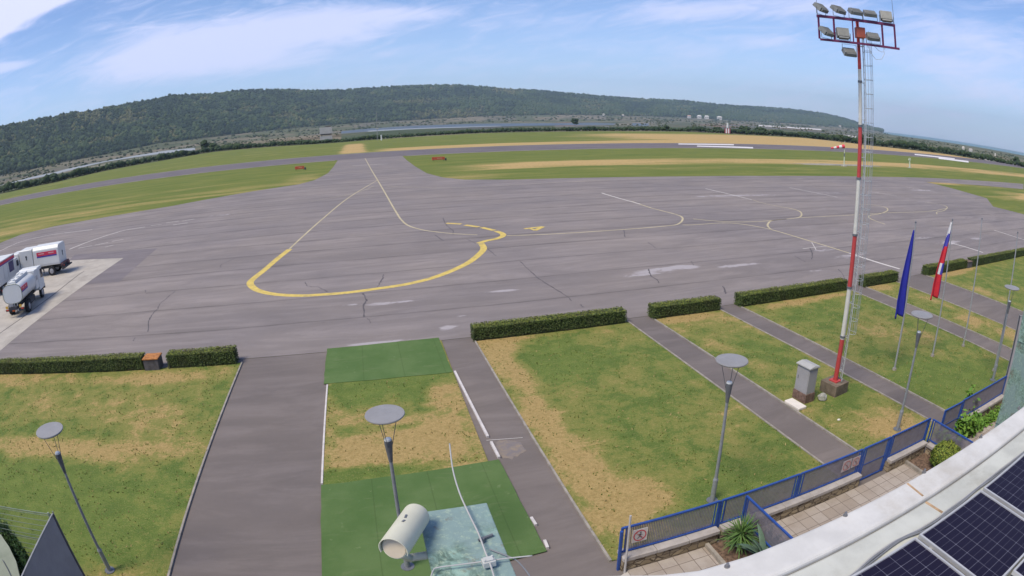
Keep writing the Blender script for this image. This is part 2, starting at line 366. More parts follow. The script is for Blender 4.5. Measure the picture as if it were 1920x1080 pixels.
# apron -----------------------------------------------------------
apron = [(-130, 30.95), (116, 30.95), G(1919, 402), (114, 60), G(1850, 372), G(1780, 352), G(1735, 341), G(1800, 345), G(1919, 355), G(1919, 345), G(1750, 334), G(1600, 331), G(1440, 330), G(1280, 331), G(1080, 334), G(960, 337), G(870, 337), G(830, 333), G(800, 325), G(778, 312), G(762, 300), (15.5, RN(15) + 0.2), (-8, RN(-8) + 0.2), G(626, 312), G(615, 325), G(590, 338), G(560, 346), G(480, 358), G(400, 372), G(320, 387), G(230, 402), G(160, 414), G(100, 425), G(40, 440), G(0, 456), (-120, 60)]
spots = []
for (px, py, rx, ry, w) in [(1210, 515, 2.3, .7, 1), (1245, 505, 2.6, .7, 1), (1280, 500, 1.6, .5, .8), (1300, 503, 1.2, .5, .7), (1362, 500, 1.5, .6, 1), (1405, 496, 1.5, .5, 1), (1530, 508, 1.4, .4, .8), (943, 546, 1.5, .35, 1), (768, 565, .9, .3, .8), (660, 572, .8, .3, .8), (718, 570, 1.6, .5, .9), (838, 615, .7, .5, 1.2), (865, 594, .5, .25, .9), (740, 640, 2.2, .25, .8), (690, 645, 1.5, .2, .8),
                            (1540, 470, 2.5, .7, .8), (1600, 480, 3, .8, .9), (1780, 455, 3.5, 1.3, 1), (1730, 447, 3, .9, .9), (1830, 448, 3, .9, .8), (1340, 368, 7, 1.2, .8), (1430, 366, 6, 1.2, .7), (1560, 362, 9, 1.5, .6), (1730, 357, 8, 1.5, .9), (1640, 362, 5, 1, .6), (420, 403, 5, 1.5, .7), (660, 330, 4, 9, .35), (1100, 365, 6, 1.6, .3), (690, 320, 5, 12, .35)]:
    g = G(px, py); spots.append((g[0], g[1], rx, ry, w))
M_APRON = asphalt_mat('apron_asphalt', seams=True, spots=spots)
mb = MB(); mb.sheet(apron, 0.03); struct(mb.obj('apron', M_APRON))
# runway
mb = MB(); mb.sheet([(-900, RN(-900)), (900, RN(900)), (900, RF(900)), (-900, RF(-900))], 0.05)
M_RWY = asphalt_mat('runway_asphalt', c0=(0.128, 0.114, 0.124)); struct(mb.obj('runway', M_RWY))
mb = MB()
mb.ribbon([(-900, RN(-900) - .9), (-9, RN(-9) - .9)], 1.8, 0.04); mb.ribbon([(17, RN(17) - .9), (900, RN(900) - .9)], 1.8, 0.04); mb.ribbon([(-900, RF(-900) + .8), (900, RF(900) + .8)], 1.6, 0.04)
struct(mb.obj('runway_shoulder', pmat('runway_shoulder', (0.27, 0.25, 0.21), 0.9, 0.2, 0.2, objspace=False)))

M_YEL = pmat('yellow_paint', (0.54, 0.41, 0.105), 0.8, 0.16, 2.6, objspace=False, dirt=(0.24, 0.20, 0.13), dirt_amt=0.6)
M_YTH = pmat('faded_yellow_paint', (0.42, 0.365, 0.235), 0.85, 0.15, 0.7, objspace=False, dirt=(0.27, 0.24, 0.20), dirt_amt=0.5)
M_WHT = pmat('white_paint', (0.54, 0.51, 0.48), 0.8, 0.12, 0.7, objspace=False, dirt=(0.30, 0.27, 0.26), dirt_amt=0.5)
M_RWW = pmat('runway_white_paint', (0.62, 0.6, 0.6), 0.8, 0.06, 0.5, objspace=False)
# broad yellow guide line
mb = MB()
big = GP([(543, 468), (520, 486), (497, 506), (478, 521), (469, 531), (476, 541), (492, 548), (520, 553), (560, 555), (600, 553.5), (650, 549.5), (700, 543), (760, 534), (810, 522), (850, 507), (880, 492), (900, 476), (907, 466), (902, 457)])
mb.ribbon([tuple(v) for v in catmull(big, 5)], 0.62, 0.036)
mb.ribbon([tuple(v) for v in catmull(GP([(897, 457), (912, 452), (930, 448.5), (943, 443), (941, 438), (930, 434)]), 5)], 0.62, 0.040)
for a, b_ in (((837, 419), (865, 420.5)), ((872, 422.5), (898, 426)), ((903, 427), (927, 432.5))): mb.ribbon(GP([a, b_]), 0.62, 0.036)
struct(mb.obj('yellow_guide_line', M_YEL))
mb = MB()
for pts, w in [([(543, 467), (600, 415), (655, 370), (708, 338)], .17), ([(684, 296), (696, 318), (708, 338), (722, 362), (735, 385), (744, 400), (752, 412), (765, 423), (790, 431), (820, 435.5), (850, 438.5), (895, 441)], .19),
               ([(950, 442.5), (1050, 438.5), (1180, 430), (1250, 424), (1270, 421), (1279, 414), (1278, 407), (1262, 401), (1220, 390), (1185, 378)], .19),
               ([(1280, 422), (1300, 422), (1358, 418.5), (1400, 422), (1446, 431), (1504, 448), (1560, 465), (1592, 475)], .19),
               ([(1300, 411), (1358, 416), (1417, 416), (1475, 411), (1498, 408), (1503, 402), (1498, 396), (1481, 391), (1463, 388)], .19), ([(1463, 388), (1430, 381), (1411, 375)], .10),
               ([(1446, 431), (1440, 425), (1440, 420), (1448, 414), (1475, 411)], .19), ([(1501, 408.5), (1597, 403.5), (1662, 399.5), (1737, 397), (1775, 391)], .15),
               ([(1605, 383), (1640, 385), (1660, 389), (1664, 395), (1650, 401), (1632, 404), (1629, 408), (1640, 414), (1660, 421)], .17), ([(1735, 379), (1765, 384), (1776, 389), (1770, 395), (1757, 398), (1757, 402)], .15),
               ([(583, 378), (640, 368), (680, 358), (700, 349)], .08), ([(725, 350), (860, 352), (1030, 343), (1200, 336)], .08), ([(1055, 385), (1100, 375), (1120, 360)], .0)]:
    if w: mb.ribbon([tuple(v) for v in catmull(GP(pts), 5)], w * 1.25, 0.0345)
struct(mb.obj('yellow_taxi_lines', M_YTH))
mb = MB()
for pts, w in [([(661, 311), (727, 307.5)], .45), ([(1128, 362), (1150, 369), (1200, 383)], .26), ([(1323, 354), (1366, 364), (1410, 375)], .22), ([(1592, 475), (1640, 491), (1687, 505)], .32), ([(1480, 352), (1525, 361), (1570, 370)], .2), ([(1622, 358), (1682, 368)], .16), ([(1700, 351), (1760, 362)], .16),
               ([(1782, 456), (1812, 464), (1843, 474)], .28), ([(1864, 432), (1892, 441), (1920, 450)], .25),
               ([(-60, 510), (-20, 480), (0, 471), (30, 457), (60, 448), (100, 440), (173, 431)], .26), ([(130, 468), (165, 454), (200, 442), (235, 432), (272, 426)], .28),
               ([(283, 423.5), (303, 421)], .18), ([(312, 418.5), (335, 415)], .22), ([(342, 415), (364, 411)], .22), ([(324, 422.5), (352, 418)], .22), ([(147, 466), (172, 461)], .2), ([(178, 460), (203, 455)], .2), ([(210, 453), (232, 449)], .2), ([(197, 464), (213, 460)], .2),
               ([(912, 827), (980, 822)], .03), ([(1505, 467), (1550, 462)], .10), ([(1522, 455), (1530, 469)], .08)]:
    mb.ribbon([tuple(v) for v in catmull(GP(pts), 4)] if len(pts) > 2 else GP(pts), w, 0.038)
struct(mb.obj('white_apron_lines', M_WHT))
# letter A marking: yellow, lying on the apron
mb = MB()
mb.ribbon(GP([(983, 429.5), (1018, 425.5)]), .5, 0.036); mb.ribbon(GP([(1018, 425.5), (1003, 432.5)]), .55, 0.0395); mb.ribbon(GP([(1003, 432.5), (993, 428.5)]), .3, 0.043)
struct(mb.obj('letter_marking', M_YEL))
mb = MB()
for q in [((1272, 269.3), (1376, 270.6), (1376, 272.6), (1272, 271)), ((1307, 273.2), (1412, 276), (1412, 278.4), (1307, 275)), ((1715, 288.6), (1790, 297), (1790, 299.2), (1715, 290.6)), ((1760, 295.6), (1816, 302), (1816, 305), (1760, 298))]:
    mb.sheet(GP(q), 0.055)
struct(mb.obj('runway_markings', M_RWW))
# cracks sealed with bitumen
mb = MB()
for pts, w in [([(278, 622), (280, 602), (285, 590), (296, 580), (300, 570), (310, 562), (328, 547)], .06), ([(571, 530), (577, 537), (597, 539), (614, 548)], .07), ([(720, 515), (716, 526), (712, 532), (706, 541)], .06), ([(680, 551), (688, 563), (681, 573), (683, 595)], .08), ([(975, 491), (990, 505), (1000, 515), (1020, 530), (1045, 545), (1062, 556), (1072, 565)], .055), ([(1216, 505), (1221, 518), (1234, 527), (1236, 532)], .07), ([(1355, 537), (1359, 545), (1360, 552)], .07), ([(831, 409), (833, 416), (838, 424), (850, 433), (850, 440)], .07), ([(815, 441), (832, 452)], .08), ([(873, 448), (892, 457)], .05), ([(915, 468), (930, 480)], .08), ([(1088, 572), (1093, 577)], .06), ([(1490, 480), (1510, 492)], .05), ([(1170, 430), (1172, 445)], .06), ([(1518, 465), (1524, 478), (1522, 487)], .07), ([(1572, 505), (1580, 514), (1584, 525)], .05), ([(272, 545), (275, 551), (300, 549)], .04), ([(413, 503), (415, 496), (442, 484)], .05), ([(1215, 455), (1230, 466)], .05), ([(1296, 490), (1300, 498)], .04), ([(250, 640), (254, 634)], .05), ([(690, 597), (694, 607)], .03)]:
    P = GP(pts); Q = []
    for i in range(len(P) - 1):
        for k in range(5):
            t_ = k / 5; Q.append((P[i][0] * (1 - t_) + P[i + 1][0] * t_ + random.uniform(-.05, .05), P[i][1] * (1 - t_) + P[i + 1][1] * t_ + random.uniform(-.06, .06)))
    Q.append(P[-1]); mb.ribbon(Q, [w * 1.5 * random.uniform(.5, 1.4) for _ in Q], 0.0335)
struct(mb.obj('sealed_cracks', pmat('bitumen_crack', (0.085, 0.075, 0.08), 0.8, 0.2, 3, objspace=False)))
# fresh dark patch and concrete stand on the left
mb = MB(); mb.sheet(GP([(152, 534), (224, 529), (295, 466), (140, 478), (120, 500)]), 0.0330); struct(mb.obj('asphalt_patch', asphalt_mat('patch_asphalt', c0=(0.15, 0.135, 0.148))))
mb = MB(); mb.sheet([(-28.9, 31.2), (-28.9, 48), (-28.95, 64.8), (-39.5, 67.6), (-55, 70.5), (-90, 76), (-90, 31.2)], 0.037)
M_CONC = pmat('stand_concrete', (0.37, 0.34, 0.30), 0.9, 0.12, 0.6, objspace=False, dirt=(0.2, 0.18, 0.16), dirt_amt=0.5)
struct(mb.obj('concrete_stand', M_CONC))
mb = MB(); mb.ribbon(GP([(-10, 633), (40, 598), (98, 555), (150, 514), (158, 509)]), 0.13, 0.0415); struct(mb.obj('drain_slot', pmat('drain_dark', (0.07, 0.06, 0.065), 0.7, 0.2, 3, objspace=False)))

# forecourt: paths between lawns -----------------------------------
M_PATH = asphalt_mat('path_asphalt', c0=(0.142, 0.124, 0.121))
mb = MB(); mb.sheet([(-60, 6), (60, 6), (60, 30.93), (-60, 30.93)], 0.02); struct(mb.obj('forecourt_asphalt', M_PATH))
lawns = [
    ('left', [(-60, 11.75), (-7.45, 11.75), (-7.45, 30.35), (-60, 30.35)], [(-17, 21.0, 10, 1.1, .85), (-12, 29.0, 5, 1.0, .9), (-26, 29.4, 7, 1.2, .7), (-20, 26, 12, 2.4, .35), (-11.5, 24, 3, 1.2, .4), (-9, 12.6, 2, 1, .5)], [(-14, 16.5, 9, 3.2, .55), (-25, 17.5, 8, 3, .5)], .10),
    ('strip', [(-2.45, 13.3), (3.50, 13.3), (3.72, 30.9), (-2.45, 30.9)], [(1.8, 20.4, 2.2, 2, .6), (-1, 20, 1.6, 1.3, .5), (2.9, 24.5, 1.0, 1.8, .7), (0, 21, 4, 3, .2)], [(.5, 25.9, 3.2, .8, 1.2), (-.9, 18.4, 2.6, .5, 1.2), (-.9, 24.3, 1.4, .9, .75), (1.4, 24.2, .8, .9, .9), (.6, 22.8, .6, .5, .8), (-1.6, 21.8, .5, .5, .7), (1.0, 21.6, .7, .3, .7), (-.3, 20.6, .8, .4, .6), (1.9, 22.9, .5, .3, .6), (0, 25.3, 3, .9, .3)], .36),
    ('centre', [(5.66, 11.75), (14.95, 11.75), (14.83, 30.35), (5.5, 30.35)], [(6.3, 28.8, 1.3, 1.7, 1.1), (7.0, 29.9, 3, .5, .8), (6.4, 25.0, 1.0, 2.5, .9), (6.3, 21, .9, 2.0, .9), (6.5, 17.5, 1.1, 2.2, 1.0), (6.9, 14, 1.3, 2.0, 1.0), (8.3, 14.2, 1.0, 1.0, .6), (12.5, 23, 2, 2, .2), (13.9, 20, .8, 3, .3)], [(9.3, 26, 2.2, 2.6, .7), (10, 19.5, 2.6, 2.4, .4), (10.5, 13.5, 3, 1.4, .5)], .12),
    ('third', [(16.85, 11.75), (21.95, 11.75), (21.40, 30.35), (16.50, 30.35)], [(18.5, 29.6, 2.2, .6, .9), (19.8, 13.8, 1.6, 1.4, .8), (18, 22.0, .8, 1.2, .4), (17.8, 25, .7, 1.2, .4)], [(19.6, 17.0, 1.3, 1, .5), (20, 24, 1.3, 2, .3)], .2),
    ('fourth', [(23.45, 11.75), (33.0, 11.75), (33.3, 18), (33.7, 30.35), (23.05, 30.35)], [(27.5, 29.5, 3.5, .7, 1.1), (31.5, 29.7, 2, .6, .6), (27, 22.5, 3, 1.5, .4), (31, 20.0, 1.2, .8, .6)], [(27, 15.5, 4, 3, .6), (26.5, 26.5, 2.5, 1.8, .3)], .12),
    ('fifth', [(35.2, 11.75), (39.2, 11.75), (39.7, 30.35), (35.6, 30.35)], [(37, 29.6, 1.6, .7, .9), (37.6, 20.5, 1, 1.2, .9), (38, 17, 1, 1.5, .6), (38.5, 24, .6, 2, .5)], [], .25),
    ('sixth', [(44.6, 8), (75, 8), (75, 30.35), (44.7, 30.35)], [(48, 29.5, 3, .7, 1.1), (46, 24, 1, 3, .6), (52, 29.9, 4, .5, .7), (46, 18, 1, 2, .5)], [(55, 24, 6, 3, .3)], .1)]
for nm, poly, dryb, grb, base in lawns:
    mb = MB(); mb.sheet(poly, 0.055)
    struct(mb.obj('lawn', grass_mat('lawn_' + nm, dryb, grb, base)), label=None)
# standing blades and tufts in the lawns
def inside(pt, poly):
    c = False; j = len(poly) - 1
    for i in range(len(poly)):
        if (poly[i][1] > pt[1]) != (poly[j][1] > pt[1]) and pt[0] < (poly[j][0] - poly[i][0]) * (pt[1] - poly[i][1]) / (poly[j][1] - poly[i][1]) + poly[i][0]: c = not c
        j = i
    return c
tg, td = MB(), MB()
for nm, poly, *_ in lawns:
    x0, x1 = max(-24, min(q[0] for q in poly)), min(42, max(q[0] for q in poly)); y0, y1 = min(q[1] for q in poly), max(q[1] for q in poly)
    if x0 > 42: continue
    for _ in range(int((x1 - x0) * (y1 - y0) * 28)):
        x, y = random.uniform(x0, x1), random.uniform(y0, y1)
        if random.random() < .10: x = (x0 if random.random() < .5 else x1) + random.gauss(0, .05)
        if nm == 'strip' and (y > 26.2 or y < 18.3): continue
        if mnoise.noise(Vector((x * 1.1, y * 1.1, 5))) + .6 * mnoise.noise(Vector((x * 4, y * 4, 1))) < random.uniform(-.3, .55) or not inside((x, y), poly): continue
        h = random.uniform(.03, .085); w = random.uniform(.012, .03); a = random.uniform(0, 6.28); m_ = tg if random.random() < .72 else td
        for k in range(2):
            a += 2.1; dx, dy = math.cos(a), math.sin(a); lx, ly = random.gauss(0, .035), random.gauss(0, .035)
            m_.add([(x - dx * w, y - dy * w, .054), (x + dx * w, y + dy * w, .054), (x + lx, y + ly, .054 + h)], [(0, 1, 2)])
struct(tg.obj('grass_tufts', leaf_mat('tuft_green', (.085, .125, .025), (.16, .185, .045), None, .9)), 'stuff', 'short green grass standing in the lawns')
struct(td.obj('dry_grass_tufts', leaf_mat('tuft_dry', (.26, .20, .085), (.42, .32, .15), None, .9)), 'stuff', 'dry straw-coloured grass standing in the lawns')
# kerbs along the lawns
M_KERB = pmat('kerb_concrete', (0.27, 0.245, 0.215), 0.9, 0.2, 3, objspace=False)
M_KWH = pmat('whitewashed_kerb', (0.52, 0.49, 0.48), 0.85, 0.12, 4, objspace=False)
mb = MB()
for nm, poly, *_ in lawns:
    if nm == 'strip': continue
    n = len(poly)
    for i in range(n):
        a, b_ = poly[i], poly[(i + 1) % n]
        if abs(a[1] - b_[1]) < 0.01: continue
        mb.bar((a[0], a[1], 0.05), (b_[0], b_[1], 0.05), 0.08, 0.09)
struct(mb.obj('lawn_kerbs', M_KERB))
mb = MB()
mb.bar((-2.50, 18.0, 0.040), (-2.50, 26.5, 0.040), 0.075, 0.07)
mb.bar((*G(853, 699), 0.06), (*G(915, 822), 0.06), 0.10, 0.11); mb.bar((*G(921, 832), 0.06), (*G(936, 861), 0.06), 0.10, 0.11)
mb.bar((*G(996, 974), 0.06), (*G(1005, 988), 0.06), 0.09, 0.11); mb.bar((*G(1021, 1017), 0.06), (*G(1027, 1031), 0.06), 0.09, 0.11)
struct(mb.obj('white_kerb', M_KWH))
# green carpets on the strip
def turf_mat():
    m, t, b = new_mat('turf_carpet'); p = t.pos()
    n = t.noise(p, 0.5, 5, .6); f = t.noise(p, 60, 2, .6)
    c = t.mix(t.ss(n, .3, .7), (0.078, 0.142, 0.046), (0.112, 0.176, 0.066)); c = t.mix(t.m('MULTIPLY', f, .35), c, (0.05, 0.09, 0.03))
    s = t.noise(p, 3.0, 3, .6); c = t.mix(t.m('MULTIPLY', t.ss(s, .68, .74), .35), c, (0.2, 0.25, 0.13))
    X, Y, Z = t.sep(p); fx = t.m('FRACT', t.m('DIVIDE', t.m('ADD', X, 2.7), 2.0)); sm = t.m('SUBTRACT', 1.0, t.ss(t.m('MINIMUM', fx, t.m('SUBTRACT', 1.0, fx)), .004, .016)); c = t.mix(t.m('MULTIPLY', sm, .35), c, (.045, .075, .025))
    wr = t.noise(t.v('MULTIPLY', p, (.6, 2.2, 1)), 1.3, 4, .6, .6); c = t.mix(t.m('MULTIPLY', t.ss(wr, .56, .68), .22), c, (.17, .20, .10))
    t.put(b.inputs['Base Color'], c); b.inputs['Roughness'].default_value = 0.95; b.inputs['Specular IOR Level'].default_value = 0.1; bump(t, b, t.m('ADD', t.m('MULTIPLY', wr, 2.0), f), .5, .03); return m
M_TURF = turf_mat()
def carpet(poly, label):
    mb = MB(); P = []
    for i in range(len(poly)):
        a, b_ = poly[i], poly[(i + 1) % len(poly)]
        for k in range(8):
            t_ = k / 8; P.append((a[0] * (1 - t_) + b_[0] * t_ + (random.uniform(-.02, .02) if k else 0), a[1] * (1 - t_) + b_[1] * t_ + (random.uniform(-.03, .03) if k else 0)))
    mb.prism(P, 0.058, 0.078); return tag(mb.obj('turf_carpet', M_TURF), label, 'carpet', 'green carpets laid over the strip')
carpet([(-2.68, 31.3), (3.62, 31.3), (3.62, 26.4), (-2.68, 26.6)], 'small green artificial turf carpet at the apron end of the dry strip')
carpet([(-2.52, 17.9), (3.95, 18.15), (4.08, 12.78), (-2.45, 12.3), (-2.45, 9.0), (-1.5, 9.0), (-2.5, 12.0)][:4], 'large green artificial turf carpet behind the copper cap and the old camera')
# sand washed over the path
mb = MB()
P = [(G(925, 835)[0] + .0, G(925, 835)[1])]; cx_, cy_ = G(955, 842)
mb.sheet([(cx_ + .62 * math.cos(a) * random.uniform(.7, 1.1), cy_ + .75 * math.sin(a) * random.uniform(.7, 1.1)) for a in np.linspace(0, 6.28, 26)[:-1]], 0.0245)
def sand_mat():
    m, t, b = new_mat('washed_sand'); p = t.pos(); n = t.noise(p, 3, 6, .75)
    c = t.mix(t.ss(n, .35, .7), (0.158, 0.142, 0.148), (0.24, 0.19, 0.14)); t.put(b.inputs['Base Color'], c); b.inputs['Roughness'].default_value = .95; return m
struct(mb.obj('washed_sand', sand_mat()))

# ------------------------------------------------------------------ foliage
def leaf(mb, c, nrm, size, mi=0, aspect=1.7):
    """one small pointed leaf near c facing about nrm"""
    n = Vector(nrm) + Vector((random.gauss(0, .45), random.gauss(0, .45), random.gauss(0, .45)))
    if n.length < .01: n = Vector((0, 0, 1))
    n.normalize(); u = n.orthogonal().normalized(); w = n.cross(u); a = random.uniform(0, 6.28)
    d = u * math.cos(a) + w * math.sin(a); e = n.cross(d); s = size * random.uniform(.7, 1.3)
    c = Vector(c)
    mb.add([c - d * s * aspect / 2, c + e * s / 2, c + d * s * aspect / 2, c - e * s / 2], [(0, 1, 2, 3)], mi)
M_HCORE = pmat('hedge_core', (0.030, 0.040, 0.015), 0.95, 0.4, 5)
M_HLEAF = leaf_mat('hedge_leaves', (0.048, 0.078, 0.020), (0.088, 0.120, 0.032), (0.062, 0.074, 0.026))
M_HTOP = leaf_mat('hedge_top_leaves', (0.13, 0.17, 0.030), (0.195, 0.220, 0.045), (0.14, 0.15, 0.04))  # lighter, yellower leaf colour used only on the hedge tops
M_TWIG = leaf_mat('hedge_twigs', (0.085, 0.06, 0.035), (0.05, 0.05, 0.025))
def hedge(x0, x1, y0, y1, h, label, den=430):
    core = MB(); nx = max(2, int((x1 - x0) / .25)); ny = 4; nz = 4; ins = .07
    def P(u, v, w):
        x = x0 + ins + (x1 - x0 - 2 * ins) * u; y = y0 + ins + (y1 - y0 - 2 * ins) * v; z = (h - ins) * w
        q = mnoise.noise(Vector((x * .9, y * 2, z * 2))) * .05
        return (x + q * .4, y + q * (1 if v > .5 else -1), z + (q * 1.2 if w > .9 else 0) + .02)
    def grid(fn, a, b):
        o = [fn(i / a, j / b) for i in range(a + 1) for j in range(b + 1)]
        core.add(o, [(i * (b + 1) + j, (i + 1) * (b + 1) + j, (i + 1) * (b + 1) + j + 1, i * (b + 1) + j + 1) for i in range(a) for j in range(b)])
    grid(lambda u, w: P(u, 0, w), nx, nz); grid(lambda u, w: P(u, 1, w), nx, nz); grid(lambda u, v: P(u, v, 1), nx, ny); grid(lambda v, w: P(0, v, w), ny, nz); grid(lambda v, w: P(1, v, w), ny, nz)
    L = x1 - x0; W = y1 - y0
    def put(n, f):
        for _ in range(int(n)): f()
    def front(y, ny_):
        def f():
            x = random.uniform(x0, x1); z = h * random.uniform(0.03, 1.0)
            q = .05 * mnoise.noise(Vector((x * .9, y * 2, z * 2)))
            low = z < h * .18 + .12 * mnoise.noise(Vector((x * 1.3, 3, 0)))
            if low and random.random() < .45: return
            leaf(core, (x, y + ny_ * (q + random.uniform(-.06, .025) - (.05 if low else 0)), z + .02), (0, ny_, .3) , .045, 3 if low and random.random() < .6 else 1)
        return f
    put(L * h * den, front(y0, -1)); put(L * h * den * .5, front(y1, 1))
    def top():
        x = random.uniform(x0, x1); y = random.uniform(y0, y1); q = .05 * mnoise.noise(Vector((x * .9, y * 2, 2)))
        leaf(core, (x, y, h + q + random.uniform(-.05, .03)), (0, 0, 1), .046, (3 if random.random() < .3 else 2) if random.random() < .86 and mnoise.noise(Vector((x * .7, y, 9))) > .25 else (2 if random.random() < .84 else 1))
    put(L * W * den * 1.25, top)
    def end(x, nx_):
        def f():
            y = random.uniform(y0, y1); z = h * random.uniform(.03, 1); leaf(core, (x + nx_ * random.uniform(-.05, .03), y, z + .02), (nx_, 0, .3), .055, 1)
        return f
    put(W * h * den, end(x0, -1)); put(W * h * den, end(x1, 1))
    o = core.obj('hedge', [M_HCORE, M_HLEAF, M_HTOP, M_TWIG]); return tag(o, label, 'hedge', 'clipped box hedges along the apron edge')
HY0, HY1 = 30.12, 31.0
hedge(-42, -13.55, HY0, HY1, .83, 'long clipped hedge behind the left lawn, running out of the left frame edge')
hedge(-11.9, -7.75, HY0, HY1, .85, 'short clipped hedge between the rust-topped box and the wide asphalt drive')
hedge(5.42, 14.62, HY0, HY1, .84, 'long clipped hedge at the head of the lawn right of the green carpets')
hedge(16.45, 21.35, HY0, HY1, .83, 'short clipped hedge in the middle, between two narrow paths')
hedge(23.0, 33.3, HY0, HY1, .84, 'long clipped hedge left of the floodlight mast')
hedge(35.45, 39.95, HY0, HY1, .83, 'short clipped hedge just right of the floodlight mast')
hedge(44.7, 52.3, HY0, HY1, .84, 'clipped hedge behind the two flags, ending at a small brown box')
hedge(53.6, 78, HY0, HY1, .84, 'long clipped hedge running out of the right frame edge', den=260)
def stone_box(x0, x1, y0, y1, h, lab, topc):
    r = thing('planter_box', lab, 'box', ((x0 + x1) / 2, (y0 + y1) / 2, 0))
    w, d = x1 - x0, y1 - y0
    mb = MB(); mb.box((0, 0, h / 2), (w, d, h)); bevel(mb.obj('body', pmat('box_dark', (0.085, 0.08, 0.085), .85, .25, 4), r), .02)
    mb = MB(); mb.box((0, 0, h + .035), (w + .08, d + .08, .07)); bevel(mb.obj('lid', pmat('box_lid', topc, .85, .3, 6), r), .015); return r
stone_box(-13.42, -12.45, 30.05, 30.9, .68, 'low dark box with a rust-orange top between the two left hedges', (0.36, 0.15, 0.045))
stone_box(52.45, 53.45, 30.1, 30.9, .62, 'small brown box in the gap of the far right hedges', (0.13, 0.09, 0.07))

# ------------------------------------------------------------------ street lamps
M_GALV = pmat('galvanised_steel', (0.26, 0.28, 0.31), 0.45, 0.12, 8, metal=0.25, spec=.5)
M_DISC = pmat('lamp_disc_top', (0.235, 0.235, 0.245), 0.55, 0.06, 3, dirt=(0.19, 0.185, 0.18), dirt_amt=.4)
M_DARK = pmat('lamp_dark_metal', (0.15, 0.16, 0.18), 0.5, 0.1, 8, metal=.3)
M_GLASS = pmat('lamp_glass', (0.6, 0.62, 0.62), 0.15, 0.03, 8)
def make_lamp(label):
    r = thing('street_lamp', label, 'street lamp', (0, 0, 0), 0, 'disc lamps in front of the building')
    mb = MB(); mb.cyl((0, 0, .0), (0, 0, .85), .085, .085, 16); mb.cyl((0, 0, .85), (0, 0, .93), .095, .07, 16); mb.cyl((0, 0, .93), (0, 0, 3.75), .058, .045, 16); smooth_angle(mb.obj('pole', M_GALV, r))
    mb = MB(); mb.cyl((0, 0, .0), (0, 0, .03), .2, .2, 16); mb.obj('base_plate', M_DARK, r)
    mb = MB(); mb.cyl((0, 0, 3.72), (0, 0, 4.25), .052, .105, 18); mb.cyl((0, 0, 4.25), (0, 0, 4.36), .105, .105, 18); smooth_angle(mb.obj('lamp_housing', M_DARK, r))
    mb = MB(); mb.cyl((0, 0, 4.361), (0, 0, 4.40), .098, .085, 18); mb.obj('lamp_glass', M_GLASS, r)
    mb = MB(); mb.cyl((0, 0, 5.06), (0, 0, 5.09), .475, .50, 40); mb.cyl((0, 0, 5.09), (0, 0, 5.115), .50, .49, 40); mb.cyl((0, 0, 5.115), (0, 0, 5.13), .49, .02, 40); smooth_angle(mb.obj('reflector_disc', M_DISC, r), 50)
    for k in range(3):
        a = R(90 + 120 * k + 20); mb = MB(); mb.cyl((.10 * math.cos(a), .10 * math.sin(a), 4.2), (.33 * math.cos(a), .33 * math.sin(a), 5.07), .009, .009, 6); mb.obj('stay', M_DARK, r)
    return r
l0 = make_lamp('leftmost disc-topped lamp, standing in the left lawn'); l0.location = (-9.75, 13.1, .05)
dup(l0, (.05, 13.1, .06), .4, 'disc-topped lamp rising behind the old camera, on the green carpet')
dup(l0, (9.93, 13.2, .05), .9, 'disc-topped lamp at the blue fence beside the yucca, in front of the centre lawn')
dup(l0, (19.8, 13.35, .05), 1.3, 'disc-topped lamp between the floodlight mast and the blue flag')
dup(l0, (29.3, 13.4, .05), .2, 'farthest right disc-topped lamp, next to the dark screen panel')

# ------------------------------------------------------------------ flagpoles and flags
M_POLE = pmat('flagpole_grey', (0.32, 0.33, 0.35), 0.5, 0.08, 6, metal=.2)
def make_pole(label):
    r = thing('flagpole', label, 'flagpole', (0, 0, 0), 0, 'flagpoles standing in the lawn')
    mb = MB(); mb.cyl((0, 0, 0), (0, 0, 7.7), .055, .032, 14); smooth_angle(mb.obj('pole', M_POLE, r))
    mb = MB(); mb.cyl((0, 0, 7.7), (0, 0, 7.74), .05, .05, 12); mb.cyl((0, 0, 7.74), (0, 0, 7.80), .035, .012, 12); mb.obj('finial', M_DARK, r)
    mb = MB(); mb.cyl((0, 0, 0), (0, 0, .12), .13, .11, 14); mb.obj('base', M_KERB, r)
    return r
p0 = make_pole('flagpole carrying the plain blue flag, nearest the mast'); p0.location = (24.75, 17.9, .05)
dup(p0, (28.6, 17.9, .05), 0, 'flagpole carrying the white, blue and red striped flag')
dup(p0, (32.1, 17.7, .05), 0, 'bare flagpole just right of the striped flag, beside the narrow path')
dup(p0, (30.6, 14.1, .05), 0, 'bare flagpole farthest right, beside the dark screen panel')
